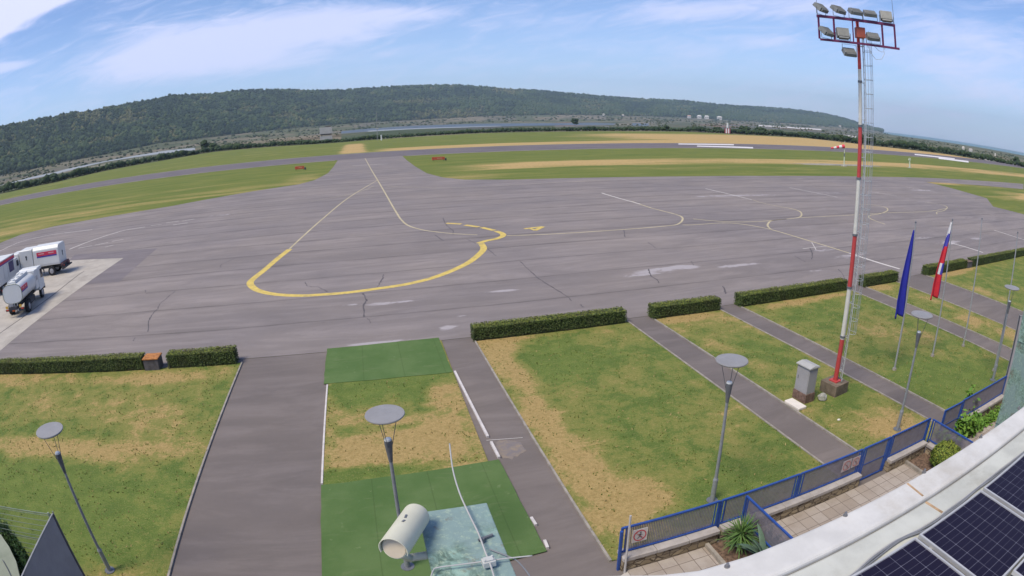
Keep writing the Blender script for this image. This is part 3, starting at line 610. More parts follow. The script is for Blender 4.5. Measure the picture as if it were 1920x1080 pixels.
def flag(px, py_top, py_bot, x, y, mats_fn, label, top_z, bot_z, wmax, lean, mat):
    """cloth hanging limp from its pole: a long bundle of folds"""
    mb = MB(); nu, nv = 26, 40; V = []
    for j in range(nv + 1):
        v = j / nv; z = top_z + (bot_z - top_z) * v
        wid = wmax * (0.10 + 0.9 * min(1, v * 1.25) ** .8)
        cx0 = lean[0] * v ** 1.1; cy0 = lean[1] * v ** 1.1
        for i in range(nu + 1):
            u = i / nu
            f = math.sin(u * 9.5 + v * 2.2) * .07 * (.3 + v) + math.sin(u * 21 + 1 + v * 3.1) * .03 * (.2 + v)
            V.append((x + cx0 - wid * u * .80 + .03 * math.sin(v * 7 + u), y + cy0 + wid * u * .35 + f, z - .22 * u * (v - .25) - .10 * abs(math.sin(u * 5.0)) * v ** 3 * 1.6))
    F = [(j * (nu + 1) + i, j * (nu + 1) + i + 1, (j + 1) * (nu + 1) + i + 1, (j + 1) * (nu + 1) + i) for j in range(nv) for i in range(nu)]
    mi = []
    mb.add(V, F); mb.mi = [mats_fn((k % nu + .5) / nu, (k // nu + .5) / nv) for k in range(len(F))]
    o = mb.obj('flag', mat, smooth=True); md = o.modifiers.new('thick', 'SOLIDIFY'); md.thickness = .008
    return tag(o, label, 'flag')
M_FB = pmat('flag_blue', (0.018, 0.024, 0.30), .75, .1, 3); M_FW = pmat('flag_white', (0.6, 0.6, 0.62), .75, .05, 3); M_FB2 = pmat('flag_mid_blue', (0.05, 0.05, 0.34), .75, .1, 3); M_FR = pmat('flag_red', (0.50, 0.02, 0.035), .75, .1, 3)
flag(0, 0, 0, 24.70, 17.9, lambda u, v: 0, 'plain deep blue flag hanging limp from its pole', 7.35, 3.2, .80, (.08, 0), [M_FB])
def stripes(u, v):
    d = v * 1.0 - .18 * (1 - u) + .02
    if v < .11 + .08 * u: return 0
    if v < .27 + .10 * u: return 1
    if v < .56: return 2
    if v < .70: return 1 if u < .45 else (0 if u < .62 else 2)
    return 2 if u > .12 else 1
flag(0, 0, 0, 28.55, 17.9, stripes, 'white, blue and red striped flag hanging limp from its pole', 7.6, 3.75, .85, (-.42, .0), [M_FW, M_FB2, M_FR])

# ------------------------------------------------------------------ floodlight mast
MX, MY = 19.75, 17.75
mast = thing('floodlight_mast', 'tall red and white banded mast with a caged ladder and nine floodlights', 'light mast', (MX, MY, 0))
M_RED = pmat('mast_red', (0.42, 0.055, 0.055), .5, .08, 4, dirt=(0.30, 0.06, 0.06), dirt_amt=.5); M_MW = pmat('mast_white', (0.55, 0.54, 0.50), .5, .06, 4, dirt=(0.42, 0.40, 0.36), dirt_amt=.5)
M_PURP = pmat('frame_maroon', (0.13, 0.022, 0.075), .5, .08, 4); M_LAD = pmat('ladder_galvanised', (0.42, 0.44, 0.46), .45, .08, 6, metal=.2)
M_ORG = pmat('box_orange_red', (0.42, 0.10, 0.06), .6, .1, 4); M_FLD = pmat('floodlight_grey', (0.20, 0.205, 0.20), .5, .08, 6, metal=.2); M_FGL = pmat('floodlight_glass', (0.12, 0.13, 0.16), .12, .04, 5)
bands = [(.6, 2.67, 0), (2.67, 5.13, 1), (5.13, 7.44, 0), (7.44, 9.87, 1), (9.87, 12.09, 0), (12.09, 14.58, 1), (14.58, 16.65, 0)]
# white lies between the reds as painted
bands = [(.6, 2.67, 0), (2.67, 7.44 - 2.31, 1), (5.13, 7.44, 0), (7.44, 9.87, 1), (9.87, 12.09, 0), (12.09, 14.58, 1), (14.58, 16.65, 0)]
def mr(z): return .118 - .0026 * z
mb = MB()
for z0, z1, k in bands: mb.cyl((0, 0, z0), (0, 0, z1), mr(z0), mr(z1), 20, mi=k, caps=False)
mb.cyl((0, 0, 16.65), (0, 0, 16.75), .09, .05, 16, 0)
smooth_angle(mb.obj('pole', [M_RED, M_MW], mast), 60)
for z in (2.75, 5.05, 7.4, 9.85, 12.1, 14.0):
    mb = MB(); mb.cyl((0, 0, z), (0, 0, z + .09), mr(z) + .025, mr(z) + .025, 18)
    mb.obj('collar', M_DARK, mast)
mb = MB(); mb.box((0, 0, .30), (1.02, 1.0, .60), R(8)); bevel(mb.obj('plinth', pmat('plinth_brown', (0.145, 0.115, 0.085), .9, .3, 3, bmp=.4, dirt=(0.05, .045, .04), dirt_amt=.7), mast), .02)
mb = MB(); mb.box((0, 0, .625), (.46, .46, .05), R(8)); mb.obj('foot_plate', M_RED, mast)
for ax, ay in ((.3, .12), (.3, -.2)): mb = MB(); mb.cyl((ax, ay, .60), (ax, ay, .72), .03, .03, 8); mb.obj('anchor_bolt', M_LAD, mast)
# ladder on the right side with safety hoops
ldir = Vector((.80, -.60, 0)); lper = Vector((.60, .80, 0))
def LP(o, s, z): v = ldir * o + lper * s; return (v.x, v.y, z)
lad = MB()
lo_ = .24
for s in (-.17, .17): lad.bar(LP(lo_ + .03, s, .65), LP(lo_ - .02, s, 16.4), .035)
mb_l = lad.obj('ladder', M_LAD, mast)
z = .85
while z < 16.3: rg = MB(); rg.cyl(LP(lo_, -.165, z), LP(lo_, .165, z), .011, .011, 6); rg.obj('rung', M_LAD, mb_l); z += .29
z = 1.2
while z < 16: br = MB(); br.bar(LP(.06, 0, z), LP(lo_, -.15, z), .022); br.bar(LP(.06, 0, z), LP(lo_, .15, z), .022); br.obj('bracket', M_LAD, mb_l); z += 1.6
cg = MB()
z = 3.0
while z < 16.3:
    pts = [LP(lo_ + .36 * math.sin(a) * 1.05, -.17 - 0 + .17 + .36 * -math.cos(a) * .85, z) for a in np.linspace(.5, math.pi - .5, 9)]
    pts = [LP(lo_, -.17, z)] + pts + [LP(lo_, .17, z)]; cg.tube(pts, .010, 5); z += .62
for a in (.6, 1.15, math.pi / 2, 2.0, 2.55):
    o_, s_ = lo_ + .378 * math.sin(a), .306 * -math.cos(a); cg.bar(LP(o_, s_, 3.0), LP(o_, s_, 16.3), .016, .008)
cg.obj('safety_cage', M_LAD, mast)
# lamp frame
bdir = Vector((17.6 - MX, 18.15 - MY, 0)), Vector((20.6 - MX, 16.2 - MY, 0))
A, B = bdir; off = Vector((.16, .20, 0)) * -1.0
A = A + off * 0; B = B + off * 0
def FP(t, z): v = A.lerp(B, t); return (v.x, v.y, z)
fr = MB(); fr.bar(FP(-.01, 16.6), FP(1.01, 16.6), .10, .11); fr.bar(FP(.02, 15.6), FP(1.05, 15.6), .09, .09)
for t in (0.01, .2, .83, 1.0): fr.bar(FP(t, 15.63), FP(t, 16.57), .065, .065)
mid = A.lerp(B, .5)
for z in (16.6, 15.6): fr.bar((mid.x, mid.y, z - .05), (0, 0, z - .05), .06)
fr.bar(FP(.44, 15.6), FP(.44, 16.6), .04)
fro = fr.obj('lamp_frame', M_PURP, mast)
mb = MB(); mb.cyl(FP(0.0, 16.6), (*FP(0.0, 0)[:2], 17.9), .012, .008, 6); mb.obj('lightning_rod', M_DARK, mast); mb = MB(); mb.cyl(FP(1.0, 16.6), (*FP(1.0, 0)[:2], 18.4), .014, .008, 6); mb.obj('lightning_rod', M_DARK, mast)
mb = MB(); mb.box((mid.x * .5 + .02, mid.y * .5 - .12, 16.12), (.42, .34, .46), R(-30)); bevel(mb.obj('junction_box', M_ORG, mast), .02)
bd = (B - A).normalized(); back = Vector((bd.y, -bd.x, 0))        # towards the camera
if back.dot(Vector((-1, -1, 0))) < 0: back = -back
def flood(t, z, yaw, tilt, below=False):
    """weatherproof floodlight on a yoke; glass looks away from the camera and down"""
    c = Vector(FP(t, z)); k = -1 if below else 1
    c2 = c + Vector((0, 0, .36 * k))
    q = Matrix.Rotation(R(yaw), 3, 'Z') @ Matrix.Rotation(math.atan2(-back.y, -back.x) - math.pi / 2, 3, 'Z') @ Matrix.Rotation(R(tilt), 3, 'X')
    b_ = MB()
    # housing: shallow tray that narrows towards the back
    def T(v): return c2 + q @ Vector(v)
    vs = [T((sx * .30, .09, sz * .24)) for sx in (-1, 1) for sz in (-1, 1)] + [T((sx * .27, -.08, sz * .21)) for sx in (-1, 1) for sz in (-1, 1)]
    b_.add(vs, [(0, 2, 3, 1), (4, 5, 7, 6), (0, 1, 5, 4), (2, 6, 7, 3), (0, 4, 6, 2), (1, 3, 7, 5)])
    for s in np.linspace(-.2, .2, 7): b_.box(T((s, -.092, 0)), (.014, .03, .36), rot=q)
    b_.box(T((0, -.0, -.265)), (.44, .15, .06), rot=q)
    h = b_.obj('floodlight', M_FLD, mast)
    g = MB(); g.box(T((0, .094, 0)), (.56, .008, .44), rot=q); g.obj('glass', M_FGL, h)
    y = MB()
    for s in (-.33, .33): y.bar(T((s, 0, 0)), c + (q @ Vector((s, 0, 0))) * Vector((1, 1, 0)) + Vector((0, 0, .05 * k)), .025, .012)
    y.bar(c + (q @ Vector((-.33, 0, 0))) * Vector((1, 1, 0)) + Vector((0, 0, .05 * k)), c + (q @ Vector((.33, 0, 0))) * Vector((1, 1, 0)) + Vector((0, 0, .05 * k)), .025, .012)
    y.obj('yoke', M_FLD, h)
for t, z, yaw, tilt, bl in ((.05, 16.62, 42, -50, 0), (.27, 16.62, 30, -55, 0), (.49, 16.62, 8, -62, 0), (.68, 16.62, -4, -62, 0), (.90, 16.62, -8, -25, 0), (.10, 15.62, 38, -50, 0), (.31, 15.62, 0, -25, 0), (.70, 15.62, -4, -55, 0), (.38, 15.55, 6, -55, 1)):
    flood(t, z, yaw, tilt, bl)
mb = MB(); mb.tube([FP(.62, 15.55), FP(.66, 15.25), FP(.72, 15.0), FP(.8, 15.05), FP(.84, 15.3), FP(.83, 15.6)], .012, 6); mb.tube([FP(.7, 15.6), FP(.76, 15.4), FP(.82, 15.35), FP(.86, 15.6)], .010, 6); mb.obj('cable_loop', M_LAD, mast)

# cabinet and slabs beside the mast
cab = thing('electrical_cabinet', 'tall light grey electrical cabinet on a brown brick plinth beside the mast', 'cabinet', (17.82, 17.85, .05), R(4))
M_CAB = pmat('cabinet_grey', (0.30, 0.295, 0.31), .55, .05, 2, dirt=(0.24, 0.22, 0.21), dirt_amt=.5); M_BRK = pmat('brick_brown', (0.15, 0.095, 0.075), .9, .35, 7, bmp=.4)
mb = MB(); mb.box((0, 0, .22), (.62, .86, .44)); bevel(mb.obj('plinth', M_BRK, cab), .01)
mb = MB(); mb.box((0, 0, 1.05), (.56, .80, 1.22)); bevel(mb.obj('body', M_CAB, cab), .012)
mb = MB(); mb.add([(-.34, -.46, 1.66), (.34, -.46, 1.66), (.34, .46, 1.66), (-.34, .46, 1.66), (-.34, -.46, 1.71), (.34, -.46, 1.71), (.34, .46, 1.71), (-.34, .46, 1.71), (0, -.44, 1.78), (0, .44, 1.78)], [(3, 2, 1, 0), (0, 1, 5, 4), (1, 2, 6, 5), (2, 3, 7, 6), (3, 0, 4, 7), (4, 5, 8), (6, 7, 9), (5, 6, 9, 8), (7, 4, 8, 9)]); mb.obj('cap', pmat('cabinet_cap', (0.36, 0.36, 0.35), .6, .06, 3), cab)
mb = MB(); mb.box((-.283, 0, 1.05), (.012, .70, 1.10)); d_ = mb.obj('door', M_CAB, cab)
mb = MB(); mb.box((-.296, .26, 1.1), (.02, .03, .16)); mb.obj('handle', M_DARK, d_)
mb = MB(); mb.box((17.06, 17.50, .115), (.50, .98, .13), R(4)); o = tag(mb.obj('concrete_slab', pmat('pale_slab', (0.62, 0.58, 0.53), .85, .06, 3)), 'bright white concrete slab in front of the grey cabinet', 'slab'); bevel(o, .03, 3)
def rock(name, loc, s, label, mat, seed=1):
    import bmesh
    bm = bmesh.new(); bmesh.ops.create_icosphere(bm, subdivisions=3, radius=1)
    for v in bm.verts:
        q = 1 + .25 * mnoise.noise(v.co * 1.7 + Vector((seed, 0, 0))) ; v.co = Vector((v.co.x * s[0] * q, v.co.y * s[1] * q, max(v.co.z, -.4) * s[2] * q))
    me = bpy.data.meshes.new(name); bm.to_mesh(me); bm.free(); me.materials.append(mat); o = bpy.data.objects.new(name, me); col.objects.link(o); o.location = loc
    return tag(o, label, 'rock')
rock('stone', (18.62, 17.35, .16), (.26, .2, .2), 'whitish stone between the cabinet plinth and the mast plinth', pmat('pale_stone', (0.30, 0.30, 0.27), .9, .3, 4, bmp=.5), 3)
rock('stone', (*G(1572, 790), .08), (.08, .06, .04), 'small white scrap lying in the dry grass below the mast', pmat('scrap_white', (0.6, 0.57, 0.5), .8, .05, 4), 5)

# ------------------------------------------------------------------ blue fence, stone wall
M_BLUE = pmat('fence_blue', (0.022, 0.070, 0.29), .5, .1, 5, dirt=(0.03, 0.06, 0.22), dirt_amt=.5)
M_BARS = pmat('fence_bars', (0.17, 0.16, 0.20), .55, .1, 5)
M_COPE = pmat('coping_concrete', (0.36, 0.335, 0.325), .9, .12, 2.5, bmp=.3, objspace=False, dirt=(0.2, .18, .17), dirt_amt=.5)
def stone_mat():
    m, t, b = new_mat('rubble_stone'); p = t.pos(); q = t.v('MULTIPLY', p, (3.2, 3.2, 6.0)); q = t.v('ADD', q, t.comb(t.m('MULTIPLY', t.noise(p, 3, 2, .5), .6), 0.0, t.m('MULTIPLY', t.noise(p, 2.2, 2, .5), .8)))
    vo = t.new('ShaderNodeTexVoronoi', feature='F1'); t.put(vo.inputs['Vector'], q); vo.inputs['Scale'].default_value = 1.0; vo.inputs['Randomness'].default_value = .75
    ve = t.new('ShaderNodeTexVoronoi', feature='DISTANCE_TO_EDGE'); t.put(ve.inputs['Vector'], q); ve.inputs['Scale'].default_value = 1.0; ve.inputs['Randomness'].default_value = .75
    h, s, v_ = t.sep(vo.outputs['Color']); c = t.mix(h, (0.20, 0.15, 0.09), (0.44, 0.36, 0.24)); c = t.mix(t.m('MULTIPLY', s, .4), c, (0.30, 0.27, 0.23)); c = t.mix(t.m('MULTIPLY', t.noise(p, 14, 5, .7), .4), c, (0.16, 0.12, 0.08))
    e = t.ss(ve.outputs['Distance'], .02, .07); c = t.mix(e, (0.10, 0.075, 0.055), c)
    t.put(b.inputs['Base Color'], c); b.inputs['Roughness'].default_value = .9; bump(t, b, e, .8, .03); return m
M_STONE = stone_mat()
FY = 11.47
def low_wall(a, b, h0, label, cope=True):
    """rubble wall with concrete coping from a to b"""
    a, b = Vector(a), Vector(b); r = thing('stone_wall', label, 'wall', (0, 0, 0), 0, 'low rubble walls under the blue fence')
    d = b - a; rz = math.atan2(d.y, d.x); c = (a + b) / 2
    mb = MB(); mb.box((c.x, c.y, (h0 - .1) / 2 + .01), (d.length, .34, h0 - .1), rz); bevel(mb.obj('stonework', M_STONE, r), .02)
    mb = MB(); L = d.length; n = max(1, round(L / 1.15))
    for i in range(n):
        q = a + d * ((i + .5) / n); mb.box((q.x, q.y, h0 - .03), (L / n - .012, .46, .14), rz)
    bevel(mb.obj('coping', M_COPE, r), .02); return r
low_wall((5.78, FY - .05), (8.95, FY - .05), .52, 'low rubble wall with pale coping under the sign-bearing fence at bottom centre')
low_wall((9.05, FY - .05), (15.15, FY - .05), .52, 'long low rubble wall with pale coping right of the yucca')
low_wall((16.85, FY - .05), (19.35, FY - .05), .52, 'short low rubble wall between the blue gate and the round bush')
low_wall((22.3, FY - .0), (27.0, FY - .0), .52, 'low wall under the farthest fence panel, beside the dark screen')
low_wall((19.45, FY - .3), (19.45, 8.9), .52, 'low rubble wall end turning towards the building beside the round bush')
def fence_panel(a, b, z0, z1, label, posts=True, sign=None, gate=False, barstep=.054):
    a, b = Vector((*a, 0)), Vector((*b, 0)); d = b - a; L = d.length; u = d.normalized()
    r = thing('gate' if gate else 'metal_fence', label, 'gate' if gate else 'fence', (0, 0, 0), 0, None if gate else 'blue fence panels')
    n_ = Vector((-u.y, u.x, 0)); rr = Matrix.Rotation(math.atan2(u.y, u.x), 3, 'Z')
    fr_ = MB(); fr_.bar(a + Vector((0, 0, z1)), b + Vector((0, 0, z1)), .06, .05); fr_.bar(a + u * .06 + Vector((0, 0, z0 + .08)), b - u * .06 + Vector((0, 0, z0 + .08)), .045, .045)
    for q in (a + u * .12, b - u * .12): fr_.bar(q + Vector((0, 0, z0 + .10)), q + Vector((0, 0, z1 - .025)), .035)
    if gate: fr_.bar(a + u * .1 + Vector((0, 0, (z0 + z1) / 2)), b - u * .1 + Vector((0, 0, (z0 + z1) / 2)), .04, .03)
    fr_.obj('frame', M_BLUE, r)
    bb = MB(); x = .17
    while x < L - .15:
        q = a + u * x; bb.box((q.x, q.y, (z0 + .10 + z1) / 2), (.034, .012, z1 - z0 - .16), rot=rr); x += barstep
    bb.obj('bars', M_BARS, r)
    for q in (a, b):
        pm = MB(); pm.bar(q + Vector((0, 0, .05 if gate or not posts else z0 - .04)), q + Vector((0, 0, z1 + .01)), .07, .05); pm.obj('post', M_BLUE, r)
    return r
fence_panel((5.80, FY), (8.92, FY), .52, 1.5, 'blue fence panel at bottom centre with a round prohibition sign at its left end')
fence_panel((9.02, FY), (12.02, FY), .52, 1.5, 'blue fence panel standing behind the yucca')
fence_panel((12.12, FY), (15.08, FY), .52, 1.5, 'blue fence panel with a faded sign at its right end, left of the gate')
fence_panel((15.22, FY), (16.72, FY), .02, 1.5, 'blue pedestrian gate where the narrow path meets the paving', gate=True)
fence_panel((16.84, FY), (19.42, FY), .52, 1.5, 'blue fence panel right of the gate, ending behind the round bush')
fence_panel((20.6, FY), (22.2, FY), .02, 1.5, 'blue gate behind the tall leafy plants', gate=True)
fence_panel((22.3, FY + .05), (27.05, FY + .05), .52, 1.5, 'farthest blue fence panel, running up to the dark screen panel')
fence_panel((9.80, FY - .15), (9.80, 8.9), .55, 1.5, 'blue railing running from the fence to the roof edge beside the agave')
fence_panel((19.47, FY - .15), (19.47, 8.9), .55, 1.5, 'blue railing running from the fence to the roof edge over the round bush')
mb = MB(); mb.bar((5.72, FY - .12, .0), (5.72, FY - .12, 1.5), .07); tag(mb.obj('fence_post', M_BLUE), 'single tall blue post at the left end of the fence', 'post')
mb = MB(); mb.cyl((5.85, FY - .3, .0), (5.85, FY - .3, 2.15), .035, .03, 10); tag(mb.obj('steel_pole', pmat('pale_pole', (0.42, 0.41, 0.42), .5, .08, 5)), 'thin pale grey pole beside the left end of the fence', 'pole')
# signs
def round_sign(cx0, z, s, label, faded):
    r = thing('prohibition_sign', label, 'sign', (cx0, FY - .06, z))
    mb = MB(); mb.box((0, 0, 0), (s, .012, s)); mb.obj('plate', pmat('sign_plate', (0.55, 0.52, 0.52) if not faded else (0.40, 0.36, 0.38), .5, .04, 4), r)
    red = pmat('sign_red', (0.50, 0.06, 0.07) if not faded else (0.42, 0.16, 0.15), .5, .05, 4); blk = pmat('sign_black', (0.04, 0.04, 0.045) if not faded else (.25, .2, .22), .5, .05, 4)
    mb = MB(); R0, R1 = s * .43, s * .36; n = 40
    vs = [(rr_ * math.cos(2 * math.pi * i / n), yy, rr_ * math.sin(2 * math.pi * i / n)) for yy in (-.009, -.013) for rr_ in (R0, R1) for i in range(n)]
    fs = []
    for i in range(n):
        j = (i + 1) % n; fs += [(2 * n + i, 2 * n + j, 3 * n + j, 3 * n + i), (i, n + i, n + j, j), (i, j, 2 * n + j, 2 * n + i), (n + i, 3 * n + i, 3 * n + j, n + j)]
    mb.add(vs, fs); mb.bar((-R1 * .72, -.0135, R1 * .72), (R1 * .72, -.0135, -R1 * .72), .035 * s / .36, .006); mb.obj('red_ring', red, r)
    mb = MB(); k = s / .36
    mb.cyl((.015 * k, -.008, .085 * k), (.015 * k, -.0105, .085 * k), .019 * k, n=12)
    mb.bar((.012 * k, -.010, .06 * k), (-.01 * k, -.010, -.01 * k), .035 * k, .004)
    for a_, b_ in (((-.01, -.01), (.035, -.05)), ((.035, -.05), (.03, -.095)), ((-.01, -.01), (-.035, -.06)), ((-.035, -.06), (-.065, -.08)), ((.01, .05), (.055, .02)), ((.01, .05), (-.04, .02))):
        mb.bar((a_[0] * k, -.0105, a_[1] * k), (b_[0] * k, -.0105, b_[1] * k), .016 * k, .004)
    mb.obj('pictogram', blk, r)
    return r
round_sign(6.32, 1.13, .46, 'clean white square sign with red crossed ring and walking figure on the fence end', False)
round_sign(14.30, 1.13, .44, 'faded square prohibition sign on the fence just left of the blue gate', True)
rs = round_sign(14.78, 1.13, .40, 'second faded square sign, touching the gate post of the fence', True)

# paving
def paving_mat():
    m, t, b = new_mat('paving_slabs'); p = t.pos(); br = t.new('ShaderNodeTexBrick'); br.offset = 0.0; t.put(br.inputs['Vector'], t.v('ADD', p, (0.1, 0.16, 0)))
    for k, v_ in (('Scale', 1.0), ('Mortar Size', .012), ('Mortar Smooth', .2), ('Brick Width', .5), ('Row Height', .5), ('Bias', 0.0)): br.inputs[k].default_value = v_
    br.inputs['Color1'].default_value = (.31, .265, .225, 1); br.inputs['Color2'].default_value = (.40, .36, .325, 1); br.inputs['Mortar'].default_value = (.13, .10, .085, 1)
    c = t.mix(t.m('MULTIPLY', t.ss(t.noise(p, 1.6, 6, .7), .4, .7), .45), br.outputs[0], (.22, .18, .15)); c = t.mix(t.m('MULTIPLY', t.noise(p, 25, 3, .7), .2), c, (.2, .17, .15))
    t.put(b.inputs['Base Color'], c); b.inputs['Roughness'].default_value = .9; bump(t, b, br.outputs['Fac'], -.4, .01); return m
mb = MB(); mb.sheet([(5.95, 2.4), (60, 2.4), (60, FY - .25), (5.95, FY - .25)], .045); struct(mb.obj('paving', paving_mat()))
mb = MB(); mb.sheet([(4.9, 6), (5.945, 6), (5.945, 11.2), (5.3, 10.9), (4.9, 10.6)], .030); struct(mb.obj('pale_paving', pmat('pale_paving', (.42, .39, .36), .9, .1, 3, objspace=False)))
def soil(x0, x1, lab):
    r = thing('planting_bed', lab, 'planting bed', (0, 0, 0))
    mb = MB(); mb.box(((x0 + x1) / 2, 9.85, .08), (x1 - x0 - .12, 2.6, .10)); mb.obj('soil', pmat('bark_soil', (0.13, 0.085, 0.06), .95, .5, 9, bmp=.8, objspace=False), r)
    for x in (x0, x1): mb = MB(); mb.box((x, 9.85, .10), (.12, 2.75, .16)); mb.obj('kerb', M_KERB, r)
soil(8.55, 10.15, 'bark-covered planting bed holding the yucca and the agave')
soil(18.0, 20.3, 'bark-covered planting bed holding the round bush')

# ------------------------------------------------------------------ plants
M_YUC = leaf_mat('yucca_leaves', (0.07, 0.145, 0.04), (0.12, 0.20, 0.06)); M_AGV = pmat('agave_leaf', (0.10, 0.165, 0.12), .6, .15, 4, dirt=(0.2, .22, .12), dirt_amt=.4)
def blade(mb, base, az, el, L, w, droop=.5, n=6, mi=0, thick=.0):
    base = Vector(base); d = Vector((math.cos(az) * math.cos(el), math.sin(az) * math.cos(el), math.sin(el))); side = Vector((-math.sin(az), math.cos(az), 0)); P = []; p = base.copy(); e = el
    for i in range(n + 1):
        t = i / n; ww = w * (math.sin(math.pi * min(1, .22 + t * .78)) ** .8 if t < 1 else 0.02)
        up = Vector((-math.cos(az) * math.sin(e), -math.sin(az) * math.sin(e), math.cos(e)))
        P += [p + side * ww / 2 + up * thick * ww, p - up * thick * ww * .2, p - side * ww / 2 + up * thick * ww]
        e -= droop / n * (1 + t); d = Vector((math.cos(az) * math.cos(e), math.sin(az) * math.cos(e), math.sin(e))); p = p + d * L / n
    mb.add(P, [f for i in range(n) for f in ((3 * i, 3 * i + 3, 3 * i + 4, 3 * i + 1), (3 * i + 1, 3 * i + 4, 3 * i + 5, 3 * i + 2))], mi)
yx, yy = 9.25, 10.55
yu = thing('yucca', 'spiky green yucca in the bed at the foot of the fence', 'plant', (yx, yy, .1))
mb = MB(); mb.tube([(0, 0, 0), (.02, 0, .3), (0, 0, .62)], [.10, .08, .07], 10); mb.obj('trunk', pmat('yucca_trunk', (.14, .10, .06), .9, .3, 8), yu)
mb = MB()
for k in range(190): blade(mb, (random.gauss(0, .03), random.gauss(0, .03), random.uniform(.3, .78)), random.uniform(0, 6.28), R(random.uniform(-18, 88)), random.uniform(.5, .82), .042, random.uniform(.1, .7), 5)
mb.obj('foliage', M_YUC, yu)
mb = MB()
for k in range(17): blade(mb, (0, 0, .08), k * 2.4 + random.uniform(-.2, .2), R(random.uniform(25, 80)), random.uniform(.8, 1.25), random.uniform(.17, .24), random.uniform(.3, .9), 8, thick=.25)
o = mb.obj('agave', M_AGV, smooth=True, loc=(9.62, 9.75, .12)); md = o.modifiers.new('t', 'SOLIDIFY'); md.thickness = .02; tag(o, 'broad-leaved blue-green agave beside the yucca, partly behind the roof edge', 'plant')
def leafy_ball(name, c, r, n, mats, label, cat, size=.05, core=True):
    mb = MB(); import bmesh
    if core:
        bm = bmesh.new(); bmesh.ops.create_icosphere(bm, subdivisions=3, radius=1)
        vs = []
        for v in bm.verts: q = .86 + .10 * mnoise.noise(v.co * 2.2); vs.append((v.co.x * r[0] * q, v.co.y * r[1] * q, max(0, (v.co.z * r[2] * q) + r[2] * .8)))
        fs = [tuple(x.index for x in f.verts) for f in bm.faces]; bm.free(); mb.add(vs, fs, 0)
    for _ in range(n):
        v = Vector((random.gauss(0, 1), random.gauss(0, 1), random.gauss(0, 1))).normalized(); q = .9 + .14 * mnoise.noise(v * 2.2) + random.uniform(-.08, .06)
        z = v.z * r[2] * q + r[2] * .8
        if z < 0: continue
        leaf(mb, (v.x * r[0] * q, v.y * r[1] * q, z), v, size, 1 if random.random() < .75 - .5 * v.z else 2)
    o = mb.obj(name, mats, loc=c); return tag(o, label, cat)
M_BLEAF = leaf_mat('bush_leaves', (0.07, 0.12, 0.02), (0.13, 0.19, 0.035)); M_BTOP = leaf_mat('bush_top_leaves', (0.17, 0.22, 0.03), (0.24, 0.27, 0.05))  # M_BTOP: paler yellow-green leaves, more frequent towards the top of the bush
leafy_ball('bush', (19.15, 9.9, .1), (.78, .78, .62), 6500, [M_HCORE, M_BLEAF, M_BTOP], 'dense round yellow-green bush tucked under the second blue railing', 'bush', .045)
M_TLEAF = leaf_mat('tall_plant_leaves', (0.075, 0.17, 0.025), (0.15, 0.27, 0.04)); M_STEM = pmat('brown_stem', (0.13, 0.10, 0.06), .9, .2, 8)
def shrub(c, h, nst, spread, nl, label, size=.11, stem_r=.02, leafz=.35):
    r = thing('shrub', label, 'plant', c, 0, 'leafy shrubs along the far fence')
    st = MB(); lf = MB()
    for k in range(nst):
        a = random.uniform(0, 6.28); s = spread * random.uniform(.2, 1); P = [Vector((0 + .1 * math.cos(a), .1 * math.sin(a), 0))]; hh = h * random.uniform(.6, 1)
        for i in range(1, 6): P.append(Vector((s * math.cos(a) * (i / 5) ** 1.3 + random.gauss(0, .03), s * math.sin(a) * (i / 5) ** 1.3 + random.gauss(0, .03), hh * i / 5)))
        st.tube(P, [stem_r * (1 - .14 * i) for i in range(6)], 6)
        for _ in range(nl):
            t = random.uniform(leafz, 1) * 5; i = min(4, int(t)); q = P[i].lerp(P[i + 1], t - i) + Vector((random.gauss(0, .10), random.gauss(0, .10), random.gauss(0, .07))); leaf(lf, q, (random.gauss(0, .5), random.gauss(0, .5), 1), size, aspect=2.2)
    st.obj('stems', M_STEM, r); lf.obj('foliage', M_TLEAF, r)
shrub((20.1, 11.0, .05), 1.1, 6, .35, 30, 'dark-stemmed shrub just right of the corner of the blue fence')
shrub((21.2, 10.5, .05), 1.75, 8, .5, 30, 'tallest bright green leafy plant with bare brown stems in front of the blue gate', .14)
shrub((22.4, 10.7, .05), 1.25, 6, .6, 40, 'bright green plant in front of the low wall right of the gate', .13)
shrub((23.6, 11.85, .05), 1.7, 5, .4, 26, 'pale green plant reaching over the far fence panel', .13)
mb = MB()
for _ in range(1500):
    x = random.uniform(22.2, 26.5); leaf(mb, (x, 10.9 + random.gauss(0, .16), .06 + abs(random.gauss(0, .12))), (0, 0, 1), .09, aspect=2)
tag(mb.obj('ground_cover', M_TLEAF), 'low green ground cover along the foot of the far wall', 'ground cover', kind='stuff')

# screen panels
M_SCR = pmat('screen_grey', (0.29, 0.28, 0.30), .6, .08, 1.5); M_SCRF = pmat('screen_frame', (0.075, 0.078, 0.10), .5, .1, 3); M_SCRE = pmat('screen_edge', (0.24, 0.25, 0.26), .5, .1, 3)
def screen(x, h, y0, y1, label, cover=M_SCR):
    r = thing('screen_panel', label, 'screen', (x, 0, 0))
    mb = MB(); mb.box((0, (y0 + y1) / 2, h / 2 + .05), (.03, y1 - y0 - .1, h - .12)); mb.obj('sheet', cover, r)
    for y in (y0, y0 + (y1 - y0) * .33, y0 + (y1 - y0) * .66, y1):
        mb = MB(); mb.bar((.0, y, 0), (.0, y, h), .07, .07); mb.obj('post', M_SCRF, r)
    mb = MB(); mb.bar((0, y0, h), (0, y1, h), .05, .05); mb.bar((0.0, y1 + .05, 0), (0, y1 + .05, h + .06), .03, .03); mb.obj('edge_trim', M_SCRE, r)
    return r
screen(-9.72, 3.42, 3.2, 11.45, 'grey privacy screen at the bottom left, seen in steep perspective')
